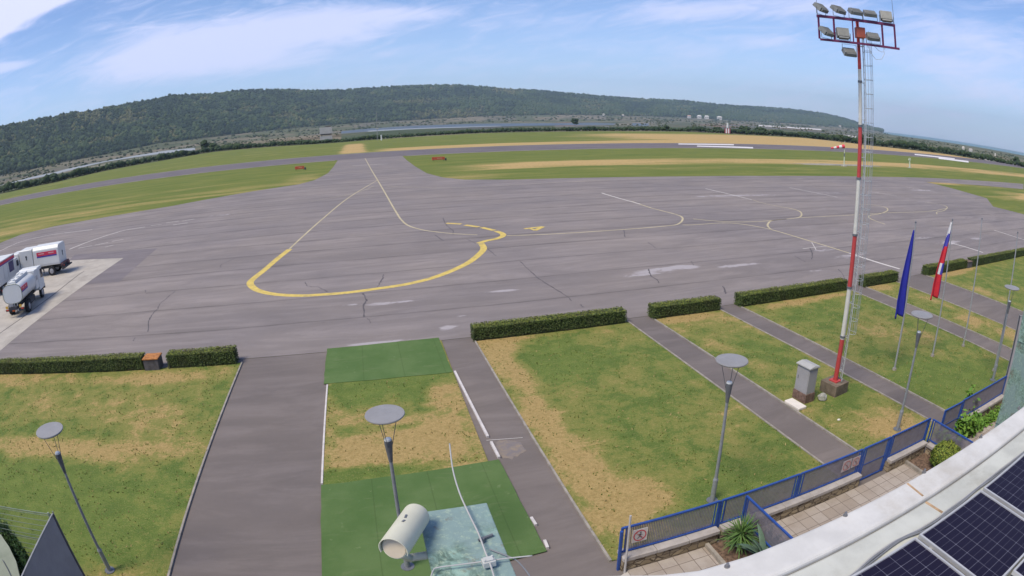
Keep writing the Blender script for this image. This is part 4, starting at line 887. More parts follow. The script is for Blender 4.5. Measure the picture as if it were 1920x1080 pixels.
screen(27.2, 4.5, 5.2, 11.6, 'tall dark grey screen panel at the right frame edge')
wm = thing('wire_fence', 'pale green wire mesh fence behind the left privacy screen', 'fence', (0, 0, 0))
M_WIRE = pmat('wire_green', (0.22, 0.27, 0.20), .6, .1, 3)
mb = MB(); z = .3
while z < 3.4: mb.bar((-9.8, 11.5, z), (-24, 11.5, z), .016, .014); z += .20
for z in (.15, 1.25, 2.35, 3.35): mb.bar((-9.8, 11.52, z), (-24, 11.52, z), .022, .03)
mb.obj('wires', M_WIRE, wm)
mb = MB(); x = -9.85
while x > -24: mb.cyl((x, 11.48, .1), (x, 11.48, 3.42), .0028, n=4, caps=False); x -= .06
mb.obj('vertical_wires', M_WIRE, wm)
for k in range(5):
    mb = MB(); mb.bar((-9.9 - 2.9 * k, 11.45, 0), (-9.9 - 2.9 * k, 11.45, 3.45), .06); mb.obj('post', M_WIRE, wm)
# ivy and the pale canopy at the lower left corner
M_IVY = leaf_mat('ivy_leaves', (0.018, 0.050, 0.012), (0.04, 0.085, 0.02), (0.02, 0.04, 0.012))
iv = thing('ivy_bush', 'dark green ivy-covered hedge at the lower left frame edge', 'bush', (0, 0, 0))
mb = MB(); st = MB()
ivp = [Vector((*G(x, y, 2.3), 0)) for x, y in ((-60, 960), (-20, 975), (5, 990), (22, 1015), (38, 1045), (45, 1080), (50, 1120))]
for i in range(len(ivp) - 1):
    L = (ivp[i + 1] - ivp[i]).length
    for _ in range(int(L * 2600)):
        q = ivp[i].lerp(ivp[i + 1], random.random()); z = random.uniform(.05, 2.5)
        a = random.uniform(0, 6.28); rr_ = .30 + .10 * mnoise.noise(Vector((q.x * 2, q.y * 2, z * 2))); n_ = Vector((math.cos(a), math.sin(a), .2 + (.8 if z > 2.2 else 0)))
        if z > 2.2: rr_ *= random.random() ** .5
        leaf(mb, (q.x + rr_ * math.cos(a), q.y + rr_ * math.sin(a), z + .12 * mnoise.noise(q * 2)), n_, .07, aspect=1.3)
for i in range(len(ivp) - 1): st.bar((ivp[i].x, ivp[i].y, 1.1), (ivp[i + 1].x, ivp[i + 1].y, 1.1), .36, 2.2)
st.obj('stems', M_HCORE, iv); mb.obj('foliage', M_IVY, iv)
can = thing('awning', 'pale cream awning roof cut off by the lower left frame corner', 'awning', (0, 0, 0))
mb = MB(); cpoly = [G(x, y, 2.75) for x, y in ((-150, 960), (-60, 975), (-20, 985), (2, 1003), (17, 1025), (30, 1052), (38, 1085), (42, 1120), (-150, 1140))]
mb.prism(cpoly, 2.69, 2.75); mb.obj('top', pmat('awning_cream', (0.22, 0.245, 0.19), .8, .08, 1.2, dirt=(.13, .16, .11), dirt_amt=.5), can)
mb = MB(); mb.tube([(*G(x, y, 2.78), 2.78) for x, y in ((5, 1050), (15, 1068), (26, 1092))], .012, 6); mb.obj('seam', M_SCRF, can)
for q in (cpoly[1], cpoly[5], cpoly[7]):
    mb = MB(); mb.cyl((q[0] - .2, q[1] - .1, 0), (q[0] - .2, q[1] - .1, 2.69), .03, n=8); mb.obj('leg', M_SCRE, can)

# ------------------------------------------------------------------ the terminal building under the camera
M_PAR = pmat('parapet_white', (0.52, 0.515, 0.50), .75, .09, 2.2, objspace=False, dirt=(0.36, 0.33, 0.28), dirt_amt=.6, bmp=.25)
M_PAR2 = pmat('roof_membrane', (0.44, 0.45, 0.415), .8, .10, 2.6, objspace=False, dirt=(0.27, 0.26, 0.22), dirt_amt=.65, bmp=.3)
M_WALL = pmat('render_wall', (0.45, 0.43, 0.40), .85, .06, 1, objspace=False)
def copper_mat():
    m, t, b = new_mat('copper_patina'); p = t.pos(); n = t.noise(p, 10, 8, .78, .9); n2 = t.noise(p, 1.6, 4, .6, .3); n3 = t.noise(p, 24, 6, .78)
    c = t.mix(t.ss(n, .35, .65), (0.075, 0.125, 0.10), (0.25, 0.38, 0.33)); c = t.mix(t.m('MULTIPLY', t.ss(n2, .46, .58), .9), c, (0.19, 0.27, 0.27)); c = t.mix(t.m('MULTIPLY', t.ss(n3, .50, .66), .7), c, (0.34, 0.43, 0.33)); c = t.mix(t.m('MULTIPLY', t.ss(t.noise(p, 4.3, 6, .75), .56, .64), .6), c, (0.14, 0.12, 0.085))
    t.put(b.inputs['Base Color'], c); b.inputs['Roughness'].default_value = .6; b.inputs['Specular IOR Level'].default_value = .4; bump(t, b, n, .25, .01); return m
M_COP = copper_mat()
bld = thing('terminal_building', 'white-edged flat roof of the terminal running along the lower right corner', 'building', (0, 0, 0))
RZ = 9.1
mb = MB(); mb.box((31, 2.36, 4.45), (60, .12, 8.9)); mb.box((31, -7, 4.4), (60, 18.4, 8.8)); mb.box((-12, -8.9, 4.4), (26, 18, 8.8)); mb.obj('wall', M_WALL, bld)
mb = MB(); out = [(.6, 2.95), (.9, 2.86), (1.2, 2.77), (1.4, 2.70), (1.65, 2.60), (1.9, 2.53), (2.3, 2.50), (60, 2.50)]
mb.prism(out + [(60, 2.20), (.6, 2.20)], RZ - .16, RZ); o = mb.obj('parapet_coping', M_PAR, bld); bevel(o, .035, 3)
mb = MB(); mb.box((30.3, 2.02, RZ - .085), (59.4, .33, .10)); bevel(mb.obj('inner_flashing', M_PAR2, bld), .02, 2)
mb = MB(); mb.box((30.3, 2.195, RZ - .14), (59.4, .05, .04)); mb.obj('gutter_groove', pmat('groove_dark', (0.10, 0.095, 0.11), .8, .1, 3), bld)
mb = MB(); mb.box((30.3, -5.1, RZ - .17), (59.4, 14, .12)); mb.obj('roof', M_PAR2, bld)
mb = MB(); g1 = G(1693, 905, RZ); g2 = G(1742, 948, RZ)
mb.bar((2.5 * 1.0 + 1.62, 2.47, RZ + .001), (2.5 + 1.60, 2.23, RZ + .001), .022, .006); mb.bar((4.10, 2.17, RZ - .034), (4.12, 1.88, RZ - .034), .03, .006); mb.obj('rusty_joint', pmat('rust_stain', (0.36, 0.24, 0.14), .9, .3, 8, objspace=False), bld)
for px, py in ((1364, 1059), (1586, 963), (1734, 882), (1840, 817), (1911, 763)):
    g = G(px, py, RZ + .02); mb = MB(); mb.cyl((g[0], g[1], RZ - .01), (g[0], g[1], RZ + .008), .022, .022, 12); mb.cyl((g[0], g[1], RZ + .006), (g[0], g[1], RZ + .035), .013, .011, 8); mb.obj('bolt', pmat('bolt_steel', (.2, .2, .21), .4, .1, 4, metal=.4), bld)
mb = MB(); mb.box((12.5, 3.75, 5.3), (1.15, 2.52, 10.6)); mb.obj('copper_bay', M_COP, bld)
bld.children[-1]['label'] = 'pale teal copper-clad bay rising at the right frame edge'
for z in (2.5, 4.4, 6.3, 8.2): mb = MB(); mb.bar((11.915, 2.52, z), (11.915, 5.0, z), .012, .02); mb.obj('cladding_seam', M_COP, bld)
# roof cables
M_CBL = pmat('cable_grey', (.17, .18, .20), .6, .1, 6); M_CBW = pmat('cable_white', (.38, .38, .375), .6, .05, 6)
def px_tube(lst, z, r, name, mat, parent=None, jit=0.0):
    P = [(*G(x, y, z + (random.uniform(-jit, jit))), z + random.uniform(-jit, jit)) for x, y in lst]
    m_ = MB(); m_.tube([tuple(v) for v in catmull(P, 5)], r, 7); return m_.obj(name, mat, parent, smooth=True)
for k, (dy, r) in enumerate(((0, .010), (4, .008), (-3, .007))):
    o = px_tube([(1560, 1104 + dy), (1601, 1077 + dy), (1636, 1047 + dy * 1.5), (1673, 1020 + dy), (1697, 1007 + dy * .4), (1723, 995 + dy), (1757, 976 + dy * 1.6), (1772, 962 + dy), (1800, 942 + dy), (1830, 918 + dy * .5), (1862, 893 + dy), (1895, 868 + dy), (1935, 835)], RZ - .022 + r, r * 1.15, 'roof_cable', M_CBL if k < 2 else M_CBW)
    tag(o, ('thickest grey cable snaking along the upper edge of the solar panels', 'thin grey cable running beside the thicker one above the solar panels', 'thin white cable closest to the parapet above the solar panels')[k], 'cable')
# solar panels
def solar_mat():
    m, t, b = new_mat('solar_cells'); p = t.new('ShaderNodeTexCoord').outputs['Object']; X, Y, Z = t.sep(p)
    def lines(c, n, L, w):
        s = t.m('FRACT', t.m('MULTIPLY', t.m('ADD', c, L / 2), n / L)); d = t.m('MULTIPLY', t.m('MINIMUM', s, t.m('SUBTRACT', 1.0, s)), L / n); return d
    dx = lines(X, 6, .98, 0); dy = lines(Y, 6, .90, 0); dy2 = lines(Y, 12, .90, 0)
    l = t.m('MAXIMUM', t.m('SUBTRACT', 1.0, t.ss(dx, .0012, .0032)), t.m('SUBTRACT', 1.0, t.ss(dy, .0012, .0032)))
    l = t.m('MAXIMUM', l, t.m('MULTIPLY', t.m('SUBTRACT', 1.0, t.ss(dy2, .0006, .0022)), .7))
    dia = t.m('SUBTRACT', 1.0, t.ss(t.m('ADD', dx, dy), .008, .012)); l = t.m('MAXIMUM', l, dia)
    n = t.noise(p, 3, 4, .6); c = t.mix(n, (0.009, 0.007, 0.020), (0.014, 0.012, 0.028)); c = t.mix(t.m('MULTIPLY', l, .65), c, (0.17, 0.17, 0.22))
    t.put(b.inputs['Base Color'], c); b.inputs['Roughness'].default_value = .45; b.inputs['Specular IOR Level'].default_value = .12; return m
M_SOL = solar_mat(); M_ALU = pmat('panel_frame_alu', (.48, .48, .48), .4, .05, 5, metal=.3)
def make_panel(label):
    r = thing('solar_panel', label, 'solar panel', (0, 0, 0), 0, 'solar panels on the terminal roof')
    mb = MB(); mb.box((0, 0, 0), (.985, .905, .012)); mb.obj('cells', M_SOL, r)
    mb = MB()
    for s in (-1, 1): mb.box((s * .503, 0, -.004), (.02, .945, .04)); mb.box((0, s * .463, -.004), (.986, .02, .04))
    mb.obj('frame', M_ALU, r)
    for s in (-.3, .3): mb = MB(); mb.box((0, s, -.045), (1.06, .035, .04)); mb.obj('mounting_rail', M_ALU, r)
    return r
pn = [('lowest left solar panel, cut off by the bottom frame edge', 3.03, 1.37), ('middle solar panel of the upper row, the one seen almost whole', 4.11, 1.37), ('upper right solar panel, cut off by the right frame edge', 5.19, 1.37), ('solar panel next beyond the upper right one at the frame edge', 6.27, 1.37), ('solar panel at the very bottom right corner, in the second row', 4.45, .40), ('second-row solar panel just outside the bottom right corner', 5.53, .40)]
q0 = None
for lab, x, y in pn:
    if q0 is None: q0 = make_panel(lab); q0.location = (x, y, RZ + .03); q0.rotation_euler = (0, 0, 0)
    else: dup(q0, (x, y, RZ + .03), 0, lab)

# copper cap, old camera and aerial cable in front of the lens
cap = thing('copper_cap', 'weathered green copper box cap at the bottom centre, crossed by cables', 'copper cap', (0, 0, 0))
mb = MB(); mb.box((.305, 2.03, 9.99), (.38, 1.20, .02)); bevel(mb.obj('top_sheet', M_COP, cap), .006)
mb = MB(); mb.box((.305, 2.02, 9.85), (.34, 1.16, .26)); mb.obj('body', M_COP, cap)
mb = MB(); mb.box((.305, 1.65, 8.9), (.30, .4, 1.64)); mb.obj('post', M_WALL, cap)
mb = MB(); mb.box((.305, .6, 8.5), (.3, 2.5, .4)); mb.obj('bracket', M_WALL, cap)
M_CAM = pmat('camera_cream', (0.56, 0.55, 0.44), .5, .05, 3, dirt=(.45, .42, .32), dirt_amt=.4)
oc = thing('security_camera', 'old cream bullet camera with sun hood on a side arm of the copper cap', 'camera', (0, 0, 0))
ca, cb = Vector((*G(780, 968, 10.08), 10.08)), Vector((*G(738, 1030, 10.15), 10.15)); ax_ = (cb - ca).normalized(); qh = ax_.to_track_quat('Z', 'Y').to_matrix()
up_ = (Vector((0, 0, 1)) - ax_ * ax_.z).normalized(); sd_ = ax_.cross(up_)
mb = MB(); mb.cyl(ca + ax_ * .02, cb - ax_ * .012, .060, .060, 28); smooth_angle(mb.obj('housing', M_CAM, oc))
mb = MB(); mb.cyl(cb - ax_ * .012, cb - ax_ * .008, .055, .055, 24); mb.obj('lens_window', pmat('lens_window', (.50, .43, .33), .2, .05, 4), oc)
mb = MB(); n = 26; V = []
for t_, pr in ((0, ca), (1, cb + ax_ * .008)):
    for rr_ in (.074, .070):
        for i in range(n + 1):
            a = -R(112) + R(224) * i / n; V.append(pr + up_ * math.cos(a) * rr_ + sd_ * math.sin(a) * rr_ * .96 + ax_ * (.02 * math.cos(a) if t_ else 0))
F = []
for i in range(n):
    F += [(i, i + 1, 2 * (n + 1) + i + 1, 2 * (n + 1) + i), (n + 1 + i, 3 * (n + 1) + i, 3 * (n + 1) + i + 1, n + 1 + i + 1), (2 * (n + 1) + i, 2 * (n + 1) + i + 1, 3 * (n + 1) + i + 1, 3 * (n + 1) + i), (i, n + 1 + i, n + 2 + i, i + 1)]
mb.add(V, F); smooth_angle(mb.obj('sun_hood', M_CAM, oc), 40)
mb = MB()
pb = [ca - ax_ * .035 * math.sin(R(t)) for t in (0, 30, 60, 90)]
for i in range(3): mb.cyl(pb[i], pb[i + 1], .072 * math.cos(R(30 * i)), .072 * math.cos(R(30 * (i + 1))) + .002, 24, caps=False)
smooth_angle(mb.obj('rear_cap', M_CAM, oc), 60)
mb = MB(); mid_ = ca.lerp(cb, .45) + up_ * .074; mb.bar(mid_ - ax_ * .028 + sd_ * .004, mid_ + ax_ * .006, .010, .006); mb.bar(mid_ + ax_ * .03 - sd_ * .005, mid_ + ax_ * .05, .010, .006); mb.obj('hood_slots', M_DARK, oc)
mb = MB(); a1 = Vector((*G(768, 1046, 9.93), 9.93)); a2 = Vector((*G(806, 1040, 9.93), 9.93)); mb.tube([tuple(ca.lerp(cb, .86) - up_ * .05 + sd_ * .0), tuple(a1), tuple(a2)], [.020, .022, .022], 12); smooth_angle(mb.obj('arm', M_CAM, oc), 50)
o = px_tube([(843, 832), (849, 880), (862, 925), (880, 965), (897, 1000), (910, 1035), (920, 1060), (932, 1100)], 10.045, .0048, 'aerial_cable', M_CBW); tag(o, 'white aerial rod reaching up past the copper cap over the green carpet', 'cable')
o2 = px_tube([(806, 1090), (812, 1070), (822, 1064), (860, 1059), (905, 1053), (950, 1047), (998, 1042)], 10.03, .0038, 'cross_cable', M_CBW); tag(o2, 'white cable lying crosswise over the lower end of the copper cap', 'cable')
o3 = px_tube([(918, 1030), (950, 1042), (970, 1052), (992, 1078), (1000, 1100)], 10.012, .0040, 'loose_cable', M_CBL); tag(o3, 'thin grey cable sagging off the right side of the copper cap', 'cable')
g = G(916, 1050, 10.05); mb = MB(); mb.box((g[0], g[1], 10.035), (.062, .042, .035), R(6)); mb.box((g[0], g[1], 10.056), (.045, .03, .012), R(6)); mb.cyl((g[0] - .02, g[1] - .012, 10.05), (g[0] - .02, g[1] - .012, 10.066), .006, n=8); mb.cyl((g[0] + .02, g[1] + .012, 10.05), (g[0] + .02, g[1] + .012, 10.066), .006, n=8)
tag(bevel(mb.obj('cable_clamp', pmat('clamp_grey', (.42, .43, .42), .5, .08, 8)), .004), 'small grey clamp joining the crossing cables on the copper cap', 'clamp')
g = G(905, 1012, 10.02); mb = MB(); mb.cyl((g[0], g[1], 10.0), (g[0], g[1], 10.03), .010, n=10); mb.bar((g[0] - .02, g[1] + .01, 10.012), (g[0] + .06, g[1] + .035, 10.012), .012, .012); tag(mb.obj('cable_hook', M_DARK), 'small dark hook holding the aerial rod on the copper cap', 'hook')

# ------------------------------------------------------------------ refuelling trucks
M_TW = pmat('truck_white', (0.60, 0.61, 0.60), .35, .03, 1, dirt=(.5, .5, .48), dirt_amt=.4); M_TCH = pmat('truck_chassis', (.035, .035, .042), .7, .2, 4); M_TYR = pmat('tyre_rubber', (.022, .022, .025), .85, .15, 8); M_RIM = pmat('wheel_rim', (.35, .35, .37), .4, .1, 6, metal=.3)
M_TRED = pmat('sign_band_red', (.52, .03, .07), .45, .05, 3); M_TBL = pmat('sign_band_blue', (.05, .04, .27), .45, .05, 3); M_TGL = pmat('truck_glass', (.03, .035, .05), .1, .05, 3); M_TOR = pmat('warning_orange', (.65, .13, .03), .6, .08, 6); M_TYE = pmat('warning_yellow', (.6, .35, .05), .6, .08, 6); M_LGT = pmat('tail_light', (.45, .05, .03), .3, .1, 6)
M_PINK = pmat('banner_pink', (.6, .3, .3), .5, .1, 8)
def wheel(r, x, y, rad=.5, w=.3):
    mb = MB(); mb.cyl((x - w / 2, y, rad), (x + w / 2, y, rad), rad, rad, 26); t_ = bevel(smooth_angle(mb.obj('wheel', M_TYR, r)), .04)
    for s in (-1, 1): mb = MB(); mb.cyl((x + s * w / 2, y, rad), (x + s * (w / 2 + .012), y, rad), rad * .55, rad * .5, 18); mb.cyl((x + s * w / 2, y, rad), (x + s * (w / 2 + .05), y, rad), .1, .08, 10); mb.obj('rim', M_RIM, t_)
def cabin(r, y0, L, W=2.35, z0=.75, H=2.75):
    """truck cab, front towards +y"""
    mb = MB(); prof = [(y0, z0), (y0 + L, z0), (y0 + L + .04, z0 + .75), (y0 + L - .28, H - .12), (y0 + L - .45, H), (y0 + .1, H + .02), (y0, H - .08)]
    n = len(prof); vs = [(-W / 2, a, b_) for a, b_ in prof] + [(W / 2, a, b_) for a, b_ in prof]
    mb.add(vs, [tuple(range(n)), tuple(range(2 * n - 1, n - 1, -1))] + [(i, n + i, n + (i + 1) % n, (i + 1) % n) for i in range(n)]); c = bevel(mb.obj('cab', M_TW, r), .06, 3)
    for s in (-1, 1):
        mb = MB(); mb.add([(s * (W / 2 + .008), a, b_) for a, b_ in ((y0 + .75, z0 + 1.0), (y0 + L - .12, z0 + .95), (y0 + L - .30, H - .28), (y0 + .75, H - .28))], [(0, 1, 2, 3)]); mb.obj('side_window', M_TGL, c)
        mb = MB(); mb.box((s * (W / 2 + .2), y0 + L - .1, H - .65), (.10, .12, .5)); mb.bar((s * W / 2, y0 + L - .15, H - .5), (s * (W / 2 + .2), y0 + L - .1, H - .5), .03); mb.obj('mirror', M_TCH, c)
    mb = MB(); mb.add([(a, y0 + L + .05 - (.32 if h else 0.0), z0 + .80 + (H - z0 - 1.0) * h) for a, h in ((-W / 2 + .12, 0), (W / 2 - .12, 0), (W / 2 - .18, 1), (-W / 2 + .18, 1))], [(0, 1, 2, 3)]); mb.obj('windscreen', M_TGL, c)
    mb = MB(); mb.box((0, y0 + L + .02, z0 + .02), (W - .02, .18, .42)); bevel(mb.obj('bumper', M_TCH, r), .03); return c
def rail_ladder(r, x, y, z0, z1):
    mb = MB()
    for s in (-.17, .17): mb.bar((x + s, y, z0), (x + s, y, z1), .05)
    z = z0 + .12
    while z < z1: mb.bar((x - .17, y, z), (x + .17, y, z), .035); z += .3
    mb.obj('ladder', M_TW, r)
# front tanker: rounded white tank, rear towards the camera
t1 = thing('tanker_truck', 'nearest white tanker truck with an oval tank end facing the camera', 'tanker truck', (-32.45, 43.35, .04), R(12))
mb = MB(); n = 36; P = []
def superell(a, w, h, e=2.9): c_, s_ = math.cos(a), math.sin(a); return (w * math.copysign(abs(c_) ** (2 / e), c_), h * math.copysign(abs(s_) ** (2 / e), s_))
rings = [(0, .955), (.05, 1.0), (4.35, 1.0), (4.4, .955)]
for y, k in rings:
    for i in range(n): a = superell(2 * math.pi * i / n, 1.18 * k, .83 * k, 3.0); P.append((a[0], y, 2.02 + a[1]))
F = [(j * n + i, (j + 1) * n + i, (j + 1) * n + (i + 1) % n, j * n + (i + 1) % n) for j in range(3) for i in range(n)] + [tuple(range(n)), tuple(range(4 * n - 1, 3 * n - 1, -1))]
mb.add(P, F); tk = smooth_angle(mb.obj('tank', M_TW, t1), 40)
mb = MB(); P = []
for y in (-.012, .03):
    for k in (1.0, .955):
        for i in range(n): a = superell(2 * math.pi * i / n, 1.195 * k, .845 * k, 3.0); P.append((a[0], y, 2.02 + a[1]))
mb.add(P, [f for i in range(n) for f in ((i, (i + 1) % n, n + (i + 1) % n, n + i), (i, 2 * n + i, 2 * n + (i + 1) % n, (i + 1) % n))]); mb.obj('tank_rim', pmat('rim_grey_green', (.17, .2, .15), .6, .1, 4), tk)
mb = MB(); mb.box((0, 2.2, 2.92), (1.0, 3.9, .14)); mb.box((.45, 2.2, 3.02), (.04, 3.8, .1)); mb.box((-.45, 2.2, 3.02), (.04, 3.8, .1))
for y in (.9, 2.2, 3.4): mb.cyl((0, y, 2.9), (0, y, 3.1), .26, .24, 16)
mb.obj('walkway', M_TW, tk)
for s in (-1, 1):
    mb = MB(); mb.box((s * 1.21, .95, 2.33), (.02, 1.75, .34)); mb.obj('red_banner', M_TRED, t1); mb = MB(); mb.box((s * 1.21, .95, 2.09), (.02, 1.75, .12)); mb.obj('blue_banner', M_TBL, t1)
    for y_, l_ in ((.55, .5), (1.25, .35)): mb = MB(); mb.box((s * 1.225, y_, 2.34), (.006, l_, .10)); mb.obj('banner_patch', M_PINK, t1)
mb = MB(); mb.box((0, 4.95, 2.05), (2.34, .95, 1.75)); bevel(mb.obj('pump_cabinet', M_TW, t1), .05)
mb = MB(); mb.box((1.18, 4.95, 2.15), (.015, .5, .4)); mb.obj('vent_grille', M_RIM, t1)
mb = MB(); mb.box((0, 3.3, .88), (.9, 7.4, .26)); mb.box((0, .05, .68), (2.3, .16, .16)); mb.box((1.0, 2.6, .8), (.5, 1.5, .5)); mb.box((-1.0, 2.6, .8), (.5, 1.5, .5)); mb.obj('chassis', M_TCH, t1)
cabin(t1, 5.5, 1.75, 2.35, .85, 2.95)
for x in (-1.0, 1.0): wheel(t1, x, 1.35, .5, .46); wheel(t1, x, 6.2, .5, .3)
rail_ladder(t1, .25, -.07, .55, 1.35)
mb = MB(); mb.box((-.15, -.08, .72), (.34, .05, .34)); mb.obj('orange_placard', M_TOR, t1)
for x_ in (-.95, .72): mb = MB(); mb.box((x_, -.03, .95), (.28, .06, .22)); mb.obj('yellow_marker', M_TYE, t1)
for x_ in (-.92, .92): mb = MB(); mb.box((x_, -.05, .72), (.3, .05, .12)); mb.obj('tail_light', M_LGT, t1)
mb = MB(); mb.box((-.35, .02, 1.08), (.5, .2, .25)); mb.cyl((-.55, -.02, 1.2), (-.2, -.02, .85), .05, n=8); mb.obj('valve_box', M_RIM, t1)
# second truck, side on
t2 = thing('fuel_truck', 'square white fuel truck with a red and blue banner, side-on behind the nearest tanker', 'fuel truck', (-35.3, 60.6, .04), R(97))
mb = MB(); prof = [(-1.2, 1.15), (1.2, 1.15), (1.25, 1.4), (1.25, 3.0), (.95, 3.35), (-.95, 3.35), (-1.25, 3.0), (-1.25, 1.4)]; n = len(prof)
mb.add([(x, .3, z) for x, z in prof] + [(x, 4.2, z) for x, z in prof], [tuple(range(n)), tuple(range(2 * n - 1, n - 1, -1))] + [(i, n + i, n + (i + 1) % n, (i + 1) % n) for i in range(n)]); bevel(mb.obj('tank', M_TW, t2), .08, 3)
mb = MB(); mb.box((0, 5.35, 2.2), (2.45, 2.1, 2.1)); bevel(mb.obj('pump_cabinet', M_TW, t2), .1, 3)
for s in (-1, 1):
    mb = MB(); mb.box((s * 1.262, 2.1, 2.55), (.02, 3.0, .42)); mb.obj('red_banner', M_TRED, t2); mb = MB(); mb.box((s * 1.262, 2.1, 2.26), (.02, 3.0, .14)); mb.obj('blue_banner', M_TBL, t2)
    for y_, l_ in ((2.9, .9), (1.4, .8)): mb = MB(); mb.box((s * 1.275, y_, 2.57), (.006, l_, .12)); mb.obj('banner_patch', M_PINK, t2)
    mb = MB(); mb.box((s * 1.235, 5.3, 2.3), (.02, .14, .3)); mb.cyl((s * 1.23, 5.3, 2.5), (s * 1.25, 5.3, 2.5), .13, n=12); mb.obj('round_emblem', M_TCH, t2)
mb = MB(); mb.box((0, 3.9, .9), (.95, 7.6, .3)); mb.box((0, 0.05, .8), (2.3, .3, .55)); mb.box((0, -.25, .72), (2.4, .3, .14)); mb.obj('chassis', M_TCH, t2)
mb = MB(); mb.box((0, .12, 1.05), (2.3, .3, .35)); mb.box((.6, -.1, .95), (.5, .3, .3)); mb.obj('hose_reel', pmat('reel_brown', (.16, .07, .07), .7, .3, 5), t2)
mb = MB(); mb.cyl((0, .292, 2.35), (0, .27, 2.35), .14, n=12); mb.box((0, .27, 2.1), (.08, .04, .4)); mb.obj('rear_emblem', M_TCH, t2)
for x_ in (-.98, .98): mb = MB(); mb.box((x_, -.12, .95), (.25, .05, .15)); mb.obj('tail_light', M_LGT, t2)
cabin(t2, 6.5, 1.8, 2.4, .85, 3.0)
for x in (-1.02, 1.02): wheel(t2, x, 1.7, .52, .5); wheel(t2, x, 7.3, .52, .3)
# third vehicle cut by the frame
t3 = thing('service_truck', 'white service truck with a red and blue roof band, only partly in view', 'truck', (-42.0, 51.9, .04), R(8))
mb = MB(); mb.box((0, 2.6, 1.95), (2.5, 5.0, 2.1)); bevel(mb.obj('body', M_TW, t3), .05)
mb = MB(); mb.box((0, 2.6, 3.30), (2.7, 5.3, .12)); bevel(mb.obj('roof', M_TW, t3), .03)
mb = MB(); mb.box((0, 2.6, 3.10), (2.66, 5.26, .28)); mb.obj('red_band', M_TRED, t3); mb = MB(); mb.box((0, 2.6, 2.9), (2.64, 5.24, .11)); mb.obj('blue_band', M_TBL, t3)
mb = MB(); mb.box((1.262, 4.1, 2.2), (.02, 1.5, 1.1)); mb.obj('side_window', pmat('blue_glass', (.04, .035, .12), .2, .1, 3), t3)
for y_ in (1.7, 2.9): mb = MB(); mb.box((1.258, y_, 2.0), (.012, .05, 1.5)); mb.obj('panel_joint', M_RIM, t3)
mb = MB(); mb.box((0, 2.8, .8), (2.2, 5.8, .3)); mb.obj('chassis', M_TCH, t3)
cabin(t3, 5.2, 1.6, 2.3, .8, 2.7)
for x in (-1.0, 1.0): wheel(t3, x, 1.0); wheel(t3, x, 5.9)

# ------------------------------------------------------------------ airfield furniture
ws = thing('windsock', 'red and white striped windsock on a white post beyond the apron', 'windsock', (139.5, 132.2, 0))
M_WRED = pmat('sock_red', (.60, .04, .07), .7, .06, 2); M_WWH = pmat('sock_white', (.62, .6, .6), .7, .05, 2); M_WP = pmat('sock_post', (.50, .54, .42), .6, .1, 1)
mb = MB(); mb.cyl((0, 0, 0), (0, 0, 3.0), .20, .18, 10); mb.cyl((0, 0, 3.0), (0, 0, 4.1), .18, .17, 10, mi=1); mb.cyl((0, 0, 4.1), (0, 0, 6.0), .17, .15, 10); mb.cyl((0, 0, 6.0), (0, 0, 7.9), .06, .05, 8); mb.obj('post', [M_WP, M_DARK], ws)
mb = MB(); sdv = Vector((-.86, .47, -.20)); sdv.normalize(); q0_ = Vector((-.1, 0, 6.25)); seg = 5
for k in range(seg): mb.cyl(q0_ + sdv * (.95 * k), q0_ + sdv * (.95 * (k + 1)), .62 - .085 * k, .62 - .085 * (k + 1), 18, mi=k % 2, caps=False)
smooth_angle(mb.obj('sock', [M_WRED, M_WWH], ws)); mb = MB(); mb.box((0, 0, .12), (1.4, 1.4, .24)); mb.obj('base', M_CONC, ws)
mb = MB(); c0_ = G(1575, 309); mb.sheet([(c0_[0] + 22 * math.cos(a) * random.uniform(.8, 1.1), c0_[1] + 3.5 * math.sin(a) * random.uniform(.7, 1.1)) for a in np.linspace(0, 6.28, 30)[:-1]], .02); struct(mb.obj('gravel_patch', pmat('gravel', (.27, .25, .20), .95, .3, .5, objspace=False)))
wm_ = thing('wind_marker', 'small pale instrument post standing right of the mast in the grass', 'instrument post', (180.4, 135.2, 0))
mb = MB(); mb.cyl((0, 0, 0), (-.15, .1, 2.6), .33, .22, 10); mb.obj('post', M_WP, wm_); mb = MB(); mb.box((-.2, .1, 3.0), (1.1, .5, .55)); mb.cyl((-.5, .1, 3.2), (-.5, .1, 3.7), .1, n=8); mb.cyl((.25, .1, 3.2), (.25, .1, 3.6), .1, n=8); mb.obj('instrument_head', M_WP, wm_); mb = MB(); mb.box((0, 0, .1), (1.6, 1.2, .2)); mb.obj('base', M_CONC, wm_)
def red_board(px, py, w, label):
    g = G(px, py); r = thing('taxiway_sign', label, 'sign', (g[0], g[1], 0), 0, 'red boards beside the taxiway')
    mb = MB(); mb.box((0, 0, .75), (w, .28, .85)); bevel(mb.obj('board', pmat('board_red', (.42, .07, .03), .5, .12, 1.5, dirt=(.16, .05, .03), dirt_amt=.6), r), .03)
    mb = MB(); mb.box((w * .1, -.15, .78), (w * .4, .02, .3)); mb.obj('lettering', M_WHT if False else pmat('board_mark', (.5, .2, .12), .5, .1, 4), r)
    mb = MB(); mb.box((w * .5 + .3, 0, .35), (.5, .4, .7)); mb.obj('lamp_box', M_TCH, r)
    for s in (-.4, .4): mb = MB(); mb.bar((w * s, 0, 0), (w * s, 0, .35), .12); mb.obj('leg', M_TCH, r)
red_board(562, 319, 2.8, 'small red board in the grass left of the taxiway'); red_board(822, 301.5, 3.9, 'small red board in the grass right of the taxiway')
def far_thing(name, label, cat, px, py): g = G(px, py); return thing(name, label, cat, (g[0], g[1], -.3), math.atan2(-g[0], g[1]))
def DIST(px, py): g = G(px, py); return math.hypot(*g)
